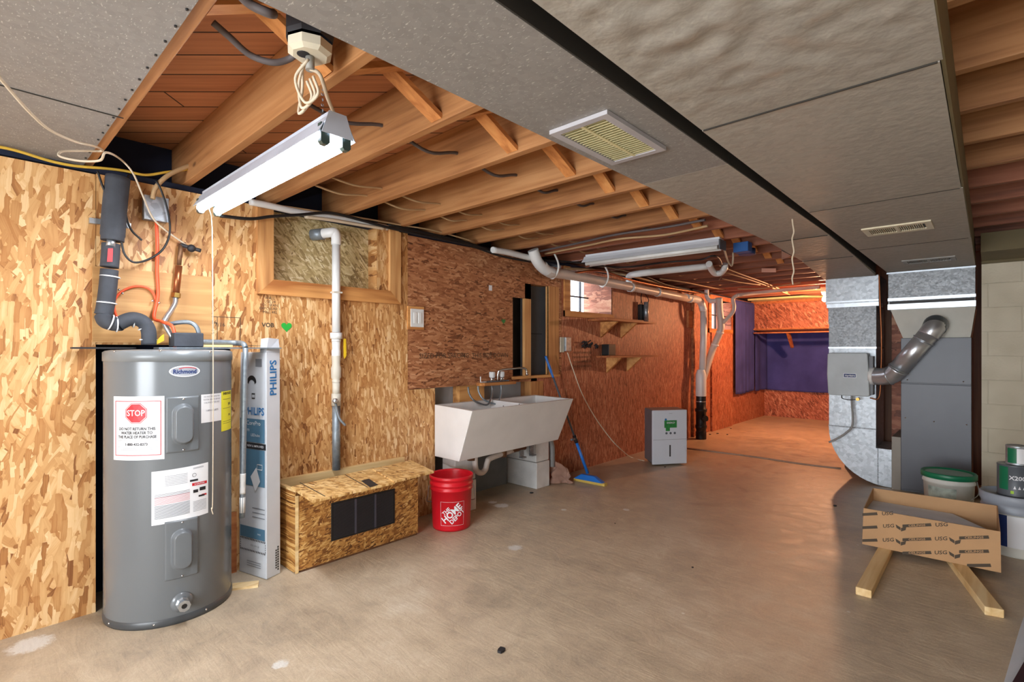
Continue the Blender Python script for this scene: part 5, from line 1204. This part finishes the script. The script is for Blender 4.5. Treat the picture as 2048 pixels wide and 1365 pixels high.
# outlet box with plug and cord
ob_ = thing('ceiling_outlet', 'round cream outlet on a black box between the joists with cords plugged in', 'outlet', tuple(PZ(620,95,2.12)))
oc = PZ(620,90,2.15); ax_ = Vector((0,0,1))
build('junction_box', MB().lathe(oc+Vector((0,0,.02)), [(.066,-.012),(.070,.002),(.070,.16),(0,.16)], 8, sm=False), M['ink'], ob_)
build('socket_plate', MB().lathe(oc-Vector((0,0,.035)), [(0,0),(.050,0),(.064,.010),(.065,.035),(.0,.036)], 8, sm=False), M['cream'], ob_)
build('socket_face', MB().cyl(oc-Vector((0,0,.037))+Vector((.0,-.02,0)), oc-Vector((0,0,.033))+Vector((0,-.02,0)), .018, 14), M['ink'], ob_)
build('plug', MB().cyl(oc-Vector((0,0,.075)), oc-Vector((0,0,.035)), .013, 12), plain('grey plug', S(150,146,138), .5), ob_)
build('cord', MB().tube([oc-Vector((0,0,.07)), PZ(640,150,2.07), PZ(655,195,2.03), Vector((X1-.03,Yl+.01,Zl+.07))], .006, 8), M['cord'], ob_)
cc_ = MB()
for j in range(3):
    base = oc-Vector((.02*j-.01,.01,.05)); cc_.tube([base, base+Vector((-.04,-.02+.02*j,-.05)), base+Vector((-.02,.0,-.12-.01*j)), base+Vector((.02,.02,-.10)), base+Vector((.01,.01,-.05))], .0045, 8)
build('cord_coil', cc_, M['cord'], ob_)
l2_ = thing('shop_light', 'unlit white shop light slung under the far joists', 'light fixture', (-2.1, 4.0, 2.05))
X0b, X1b = -2.72, -1.52
def rf2():
    mb = MB(); w, h = .15, .055; pr_ = [(-w/2,0),(-w*.30,h*.6),(-w*.22,h),(w*.22,h),(w*.30,h*.6),(w/2,0)]
    for (a0,b0),(a1,b1) in zip(pr_[:-1], pr_[1:]): mb.add([(X0b,3.95+a0,2.045+b0),(X1b,4.05+a0,2.055+b0),(X1b,4.05+a1,2.055+b1),(X0b,3.95+a1,2.045+b1)], [(0,1,2,3)])
    return mb
build('reflector', rf2(), M['shopwhite'], l2_, solid=.003)
build('housing', MB().bar((X0b+.01,3.95,2.105), (X1b-.01,4.05,2.112), .06, .03), M['shopwhite'], l2_)
for dy in (-.035, .035): build('tube', MB().cyl((X0b+.02,3.95+dy,2.035), (X1b-.02,4.05+dy,2.045), .016, 14), M['white'], l2_)
build('end_cap', MB().bar((X1b,4.05,2.065), (X1b+.008,4.05,2.065), .13, .075), M['cangrey'], l2_)
build('cord', MB().tube([PZ(1448,497,2.07), PZ(1455,520,2.03), PZ(1463,532,2.0), PZ(1466,520,2.04), PZ(1466,505,2.10)], .008, 8), M['cord'], l2_)
single('blue_box', MB().box(-1.56, -1.44, 4.40, 4.50, 2.06, 2.14), plain('blue electrical box', S(30,90,160), .5), 'blue plastic electrical box under a joist beside the unlit light', 'box', bevel=.004)
# bulb at the far end
Bp = Vector((-1.69, 8.3, 1.965))
lb = thing('bare_bulb', 'glowing bare light bulb in a white socket near the back', 'light bulb', tuple(Bp))
build('bulb', MB().lathe(Bp, [(0,-.04),(.02,-.034),(.03,-.015),(.03,.0),(.022,.022),(.014,.04),(.014,.05)], 20), M['bulb_on'], lb)
build('socket', MB().lathe(Bp+Vector((0,0,.05)), [(.016,0),(.03,.01),(.045,.05),(.045,.115),(0,.115)], 20), M['white'], lb)
pl_ = bpy.data.lights.new('bulb_light', 'POINT'); pl_.energy = 150; pl_.color = (1.0, .47, .23); pl_.shadow_soft_size = .045
po = bpy.data.objects.new('bulb_light', pl_); C.objects.link(po); po.location = (0,0,-.085); po.parent = lb
# small ceiling pieces
single('pull_string', MB().tube([PZ(1586,438,1.946)+Vector((.004*(i%3-1),0,-.035*i)) for i in range(11)], .004, 6), M['cord'], 'knotted whitish string hanging below the left duct', 'string')
single('ceiling_sticker', MB().hexa([tuple(PZ(1523,545,2.125)), tuple(PZ(1552,545,2.125)), tuple(PZ(1552,537,2.125)), tuple(PZ(1523,537,2.125)), tuple(PZ(1523,545,2.129)), tuple(PZ(1552,545,2.129)), tuple(PZ(1552,537,2.129)), tuple(PZ(1523,537,2.129))]), M['shopwhite'], 'small white porcelain holder under the far joists', 'holder')
single('dark_round_box', MB().cyl(PZ(1494,510,2.08), PZ(1494,510,2.08)+Vector((0,0,.05)), .07, 12), M['navy'], 'dark round box between far joists right of the blue box', 'box')
single('duct_boot', MB().prism([PZ(1563,502,2.0), PZ(1563,520,2.0), PZ(1583,512,2.0)], (0,0,.12)), M['galv'], 'bright metal boot sticking from the left duct side', 'duct boot')
single('hanging_bulb_cord', MB().tube([Bp+Vector((0,0,.16)), Bp+Vector((.3,.1,.16))], .005, 8, curve=False), M['cord'], 'cord above the bare bulb socket', 'cord') if False else None

# ================================================================== CABLES IN THE JOISTS
def bay_cable(name, pts, mat, lab, r=.007, z=2.21):
    return single(name, MB().tube([PZ(px, py, zz_) for px, py, zz_ in pts], r, 8), mat, lab, 'cable')
def through(x, ya, yb, z, sag, name, mat, lab, r=.008):
    pts = [Vector((x, ya, z))]
    js = [y for y in JY if ya < y < yb]
    for a__, b__ in zip(js[:-1], js[1:]):
        pts += [Vector((x, a__-.02, z)), Vector((x+.02, (a__+b__-.04)/2, z-sag))]
    pts.append(Vector((x, js[-1], z)))
    return single(name, MB().tube(pts, r, 8), mat, lab, 'cable')
through(-1.95, .86, 4.2, 2.235, .055, 'threaded_cable', M['romexgrey'], 'dark grey cable threaded through the joists beyond the lit shop light', .008)
through(-2.62, 1.3, 6.2, 2.20, .03, 'threaded_cable', M['romex'], 'tan cable threaded through the joists closer to the sheeted wall', .006)
through(-2.78, 1.3, 7.5, 2.19, .035, 'threaded_cable', M['romex'], 'tan cable nearest the sheeted wall running through the joists', .006)
single('grey_cable', MB().tube([PZ(426,45,2.20), PZ(460,75,2.18), PZ(500,110,2.16), PZ(545,125,2.15), PZ(578,118,2.17), PZ(600,100,2.19)], .010, 8), M['romexgrey'], 'dark cable sagging across the bay near the ceiling outlet', 'cable')
single('grey_cable', MB().tube([PZ(470,-20,2.15), PZ(500,8,2.14), PZ(535,25,2.13), PZ(548,28,2.14)], .012, 8), M['romexgrey'], 'thick grey cable at the top edge beside the sheet metal', 'cable')
# cable bundle along wall top
XB = -3.06
def wline(pts, r, mat, lab, name, cat='cable', x=XB): return single(name, MB().tube([PX(a__, b__, x) for a__, b__ in pts], r, 10), mat, lab, cat)
wline(((500,404),(540,412),(600,425),(690,440),(745,450),(775,456)), .019, M['pvc'], 'white conduit clipped along the wall top above the boarded window', 'white_conduit', 'pipe')
wline(((610,434),(660,440),(720,450),(770,458)), .010, M['cord'], 'second thinner white pipe under the conduit above the boarded window', 'white_pipe', 'pipe', -3.03)
wline(((440,432),(500,438),(545,433),(600,430),(660,426),(720,440),(775,455),(850,472),(935,490),(1000,512),(1060,524)), .009, M['black'], 'black cable strung along the wall top from the light to the drain elbow', 'black_cable', x=-3.02)
wline(((775,450),(850,466),(930,485),(980,500),(1060,515)), .012, M['black'], 'thick black cable lying above the wall sheets behind the other', 'black_cable', x=-3.07)
wline(((560,412),(640,424),(720,436),(800,450),(870,462),(950,484)), .006, M['romex'], 'tan cable stapled along the wall top above the boarded window', 'tan_cable')
wline(((985,500),(1020,506),(1062,517)), .026, M['pvc'], 'short white pipe stub meeting the drain elbow', 'white_pipe', 'pipe', -3.0)
for i, (pts, lab) in enumerate((
    (((1130,538),(1180,540),(1240,548),(1300,562),(1350,575),(1400,588)), 'tan cable bundle on top of the long drain pipe'),
    (((1180,532),(1230,538),(1290,553),(1340,572),(1420,590)), 'black cable on top of the long drain pipe'),
    (((1140,548),(1200,542),(1260,560),(1330,575),(1400,586)), 'pinkish cable weaving over the long drain pipe'))):
    wline(pts, (.014,.009,.012)[i], (M['romex'],M['black'],M['copper'])[i], lab, ('tan_cable','black_cable','pink_cable')[i], x=-3.0+.04*i)
for i, (pts, lab) in enumerate((
    ([(1440,532),(1480,548),(1530,566),(1575,585)], 'pinkish cable under the far joists, upper of the crossing pair'),
    ([(1450,545),(1500,560),(1550,578),(1580,590)], 'pinkish cable under the far joists running toward the insulation'),
    ([(1445,558),(1480,565),(1520,570)], 'short pinkish cable under the far joists, lowest one'),
    ([(1320,558),(1370,565),(1420,575),(1450,580)], 'tan cable under the far joists left of the branched drain'),
    ([(1475,578),(1520,578),(1560,572),(1600,566)], 'tan cable under the last joists before the insulation'))):
    single('far_cable', MB().tube([PZ(a__, b__, 2.112-.006*i-.012*(j%2)) for j, (a__, b__) in enumerate(pts)], .008, 8), M['romex'], lab, 'cable')
for i, (pts, lab) in enumerate((
    ([(1080,503),(1150,488),(1230,470),(1330,455),(1410,440)], 'grey-brown cable stapled under a joist left of the unlit light'),
    ([(1090,508),(1180,490),(1240,478),(1330,470),(1415,452)], 'second brown cable stapled under the joist left of the unlit light'))):
    single('joist_cable', MB().tube([PZ(a__, b__, 2.12) for a__, b__ in pts], .009, 8), M['romexgrey'] if i == 0 else M['romex'], lab, 'cable')
single('black_cable', MB().tube([PZ(a__, b__, 2.08) for a__, b__ in ((1080,520),(1150,525),(1240,535),(1330,525),(1400,520),(1425,512),(1440,520),(1445,545),(1438,560))], .008, 8), M['black'], 'black cable draped below the unlit shop light to the curved trap', 'cable')

# ================================================================== FLOOR ITEMS
single('floor_strip', MB().tube([PZ(1350,895,.006), PZ(1420,903,.006), PZ(1520,916,.006), PZ(1600,928,.006), PZ(1682,938,.006)], .012, 8), plain('pale tube', S(170,140,118), .6), 'thin pale conduit lying across the floor behind the dehumidifier', 'conduit')
deb = [((1003,1303),.020),((1385,1136),.008),((1063,987),.016),((1330,935),.012),((1420,870),.018),((1435,868),.018),((1462,858),.012),((1455,870),.014),((1670,1013),.016),((1230,1048),.006)]
names_ = ['dark crumb of debris alone on the floor at the bottom centre','tiny dark speck in the middle of the floor','black scrap on the floor in front of the sink blocks','dark scrap just in front of the dehumidifier','dark chip on the orange floor nearest the black pipe','dark chip on the orange floor right of the nearest chip','small dark chip farther back on the orange floor','dark chip on the orange floor among others','dark flake on the floor near the duct shadow','tiny pebble on the floor between sink and middle']
for ((px, py), s_), nm_ in zip(deb, names_):
    c_ = PZ(px, py, 0); mb = MB(); 
    pts = [c_+Vector((s_*math.cos(t)*(.6+.5*random.random()), s_*math.sin(t)*(.6+.5*random.random()), 0)) for t in [i*math.pi/3.5 for i in range(7)]]
    mb.prism(pts, (0,0,s_*.5)); single('debris', mb, M['ink'], nm_, 'debris')

# lumber pieces
def lumber(a_, b_, w, h, lab):
    d = (b_-a_).normalized(); s_ = Vector((d.y,-d.x,0))*w/2; z_ = Vector((0,0,h))
    single('lumber_piece', MB().hexa([a_-s_, a_+s_, b_+s_, b_-s_, a_-s_+z_, a_+s_+z_, b_+s_+z_, b_-s_+z_]), M['lumber'], lab, 'lumber', bevel=.004)
lumber(Vector((-.463,3.12,0)), Vector((-.462,4.02,0)), .068, .040, 'short pine stud under the left end of the cardboard box')
lumber(Vector((.022,3.30,0)), Vector((-.168,4.05,0)), .070, .040, 'short pine stud under the right end of the cardboard box')

# carton
ct = thing('cardboard_box', 'open printed cardboard box resting on two pine studs', 'box', (-.27, 4.0, .041))
A = Vector((-.575,3.83,.045)); Bq = Vector((.052,3.845,.045)); 
Tl = PY(1727,1017,3.83); Tr = PY(2001,1064,3.845)
dpt = .40
zbk = PY(1733,975,3.83+dpt).z; zbr = PY(1966,1008,3.845+dpt).z
Cb, Db = Bq+Vector((-.01,dpt,0)), A+Vector((0,dpt,0))
t_ = .004
def wallq(a, b, c, d, th=Vector((0,t_,0))): return MB().hexa([a, b, b+th, a+th, d, c, c+th, d+th])
fr = build('front_panel', wallq(A, Bq, Tr, Tl), M['cardboard'], ct)
bk_ = build('back_panel', wallq(Db, Cb, Vector((Cb.x,Cb.y,zbr)), Vector((Db.x,Db.y,zbk))), M['cardboard'], ct)
build('end_panel', wallq(A, Db, Vector((Db.x,Db.y,zbk)), Tl, Vector((t_,0,0))), M['cardboard'], ct)
build('end_panel', wallq(Bq, Cb, Vector((Cb.x,Cb.y,zbr)), Tr, Vector((-t_,0,0))), M['cardboard'], ct)
build('bottom_panel', MB().hexa([A-Vector((0,0,.004)), Bq-Vector((0,0,.004)), Cb-Vector((0,0,.004)), Db-Vector((0,0,.004)), A, Bq, Cb, Db]), M['cardboard'], ct)
yb_ = A.y+dpt-.012
ln = [Vector((A.x+.01, A.y+.012, Tl.z-.02)), Vector((Bq.x-.012, Bq.y+.012, Tr.z-.02)), PY(1905,1028,yb_), PY(1738,1000,yb_)]
build('grey_lining', MB().hexa([q_-Vector((0,0,.012)) for q_ in ln]+ln), M['cardin'], ct)
def cf(x, z, e=.0012): return Vector((A.x+x, A.y-e+x*.024, z))
pm = MB(); tm_ = MB(); wm_ = MB()
def inside(x, z):
    ztop = Tl.z+(Tr.z-Tl.z)*x/.627; return z < ztop-.012
rowdir = (PY(1948,1077,3.83)-PY(1740,1081.5,3.83)); sl_ = rowdir.z/rowdir.x
def at_(px, py): q_ = PY(px, py, 3.83); return q_.x-A.x, q_.z
def bar_(px, py, w_, h_=.0085):
    x_, z_ = at_(px, py)
    pm.add([cf(x_-w_/2, z_-h_-sl_*w_/2), cf(x_+w_/2, z_-h_+sl_*w_/2), cf(x_+w_/2-.004, z_+h_+sl_*w_/2), cf(x_-w_/2, z_+h_-sl_*w_/2)], [(0,1,2,3)])
    if w_ > .1: text_mb(wm_, 'CEILINGS', .017, lambda x, y: cf(x_+x, z_+y+sl_*x, .002), .02, sx=1.1)
def usg(px, py, cut=False):
    x_, z_ = at_(px, py)
    text_mb(pm, 'USG', .030, lambda x, y: cf(x_+x, z_+y+sl_*x), .02, sx=1.0)
    if cut: return
    cx = x_+.058
    pm.add([cf(cx-.024,z_+.018), cf(cx,z_+.005), cf(cx,z_-.013), cf(cx-.019,z_-.002)], [(0,1,2,3)])
    pm.add([cf(cx+.002,z_+.002), cf(cx+.028,z_+.016), cf(cx+.024,z_-.006), cf(cx+.002,z_-.019)], [(0,1,2,3)])
for py in (1029, 1055.5, 1081.5): bar_(1740, py, .078)
for py in (1052, 1080, 1107): bar_(1833.5, py, .135)
for py in (1077, 1105): bar_(1948, py, .125)
bar_(1958, 1133, .10)
usg(1775, 1028, True)
for px, py in ((1777,1053), (1776.5,1081), (1883,1051), (1882,1079), (1881.5,1107)): usg(px, py, py == 1051)
build('dark_print', pm, M['inkbrown'], fr)
build('reversed_lettering', wm_, M['cardboard'], fr)

# pails and cans
p1 = Vector((-.213, 4.94, 0))
pa = thing('paint_pail', 'white plastic pail with green lid behind the cardboard box', 'pail', tuple(p1))
build('shell', MB().lathe(p1, [(0,0),(.130,0),(.133,.01),(.145,.28),(.152,.283),(.152,.295),(.147,.297),(.149,.318),(.155,.32),(.155,.335)], 56), M['pailwhite'], pa)
build('lid', MB().lathe(p1, [(.158,.318),(.161,.32),(.161,.352),(.156,.358),(.146,.356),(.142,.346),(0,.346)], 56), M['greenlid'], pa)
build('lid_centre', MB().lathe(p1, [(.135,.3475),(.0,.350)], 40), plain('dusty lid centre', S(150,176,164), .5), pa)
tcp = math.atan2(-p1.y, -p1.x)
build('label', MB().grid(lambda u, v: p1+Vector(((.1462-.0065*(1-v))*math.cos(tcp-.9+1.2*u), (.1462-.0065*(1-v))*math.sin(tcp-.9+1.2*u), .10+.16*v)), 24, 2), plain('green striped label', S(190,206,196), .5, 0, .25, 18), pa)
build('handle', MB().tube([p1+Vector((.155,-.01,.31)), p1+Vector((.165,-.06,.24)), p1+Vector((.13,-.12,.20))], .003, 6), M['cleat'], pa)
p2 = Vector((.123, 4.44, 0))
pb = thing('paint_pail', 'blue-grey plastic pail with dark blue label carrying two paint cans', 'pail', tuple(p2))
build('shell', MB().lathe(p2, [(0,0),(.130,0),(.133,.01),(.143,.26),(.152,.263),(.152,.275),(.146,.278),(.148,.305),(.157,.308),(.157,.32)], 56), M['pailwhite'], pb)
build('lid', MB().lathe(p2, [(.158,.26),(.160,.262),(.160,.285),(.156,.29),(.160,.315),(.165,.32),(.165,.362),(.160,.368),(.150,.366),(.146,.354),(0,.354)], 56), M['pailgrey'], pb)
tcp = math.atan2(-p2.y, -p2.x)
build('label', MB().grid(lambda u, v: p2+Vector(((.1448-.0075*(1-v))*math.cos(tcp-1.0+.75*u), (.1448-.0075*(1-v))*math.sin(tcp-1.0+.75*u), .06+.19*v)), 24, 2), M['pailblue'], pb)
build('white_label', MB().grid(lambda u, v: p2+Vector(((.1448-.0075*(1-v))*math.cos(tcp-.25+.9*u), (.1448-.0075*(1-v))*math.sin(tcp-.25+.9*u), .06+.19*v)), 24, 2), M['paper'], pb)
def can(c_, r_, h, name, lab, body, extra):
    t = thing(name, lab, 'paint can', tuple(c_))
    build('body', MB().lathe(c_, [(0,0),(r_,0),(r_+.002,.004),(r_,.008),(r_,h-.01),(r_+.002,h-.006),(r_,h)], 48), body, t)
    build('lid', MB().lathe(c_, [(r_,h),(r_-.004,h+.001),(r_-.008,h-.004),(r_-.018,h-.003),(0,h-.003)], 48), M['galv'], t)
    return t
c2 = p2+Vector((0,-.0,.354)); k2 = can(c2, .083, .19, 'paint_can', 'dark grey gallon paint can on top of the blue-grey pail', M['cangrey'], None)
tcp = math.atan2(-c2.y, -c2.x)
def cp2(th, z, r_, c0): return c0+Vector((r_*math.cos(th), r_*math.sin(th), z))
build('green_label', MB().grid(lambda u, v: cp2(tcp-1.0+.62*u, .04+.14*v, .0838, c2), 12, 1), M['greenlid'], k2)
ck = build('lettering', text_mb(MB(), 'X200', .034, lambda x, y: cp2(tcp+.12+x/.084, .115+y, .0842, c2), .02), M['paper'], k2)
build('lime_mark', MB().grid(lambda u, v: cp2(tcp-.25+.18*u, .02+.018*v, .0842, c2), 6, 1), M['lime'], k2)
tr_ = MB()
for i in range(3): tr_.add([cp2(tcp-.1+.25*i, .05, .0842, c2), cp2(tcp+.05+.25*i, .05, .0842, c2), cp2(tcp-.02+.25*i, .07, .0842, c2)], [(0,1,2)])
build('triangle_marks', tr_, M['paper'], k2)
c1 = c2+Vector((.012,-.01,.192)); k1 = can(c1, .056, .115, 'paint_can', 'small metal paint can with green label, topmost of the stack', M['galv'], None)
build('green_label', MB().grid(lambda u, v: cp2(tcp-.95+.85*u, .012+.09*v, .0568, c1), 12, 1), M['greenlid'], k1)
build('white_label', MB().grid(lambda u, v: cp2(tcp-.10+1.1*u, .012+.09*v, .0568, c1), 12, 1), M['paper'], k1)
c3 = Vector((-.09,4.55,0)); can(c3, .083, .19, 'paint_can', 'paint can with pale rim half hidden behind the cardboard box', M['pailwhite'], None)
# white folded sheet at right bottom corner
wsh = thing('folded_tarp', 'white sheet edge with dark lining on the floor at the lower right corner', 'sheet', tuple(PZ(2060,1330,0)))
q1, q2, q3 = PZ(2007,1375,0), PZ(2038,1268,0), PZ(2050,1232,0)
build('white_sheet', MB().prism([q1-Vector((0,.4,0)), q1, q2, q3, q3+Vector((.4,.2,0)), q1+Vector((.7,-.4,0))], (0,0,.012)), M['paperblue'], wsh)
r1, r2 = PZ(2022,1375,.013), PZ(2052,1322,.013)
build('dark_lining', MB().prism([r1-Vector((0,.3,0)), r1, r2, r2+Vector((.3,.1,0)), r1+Vector((.5,-.3,0))], (0,0,.01)), plain('dark maroon lining', S(54,18,32), .7), wsh)
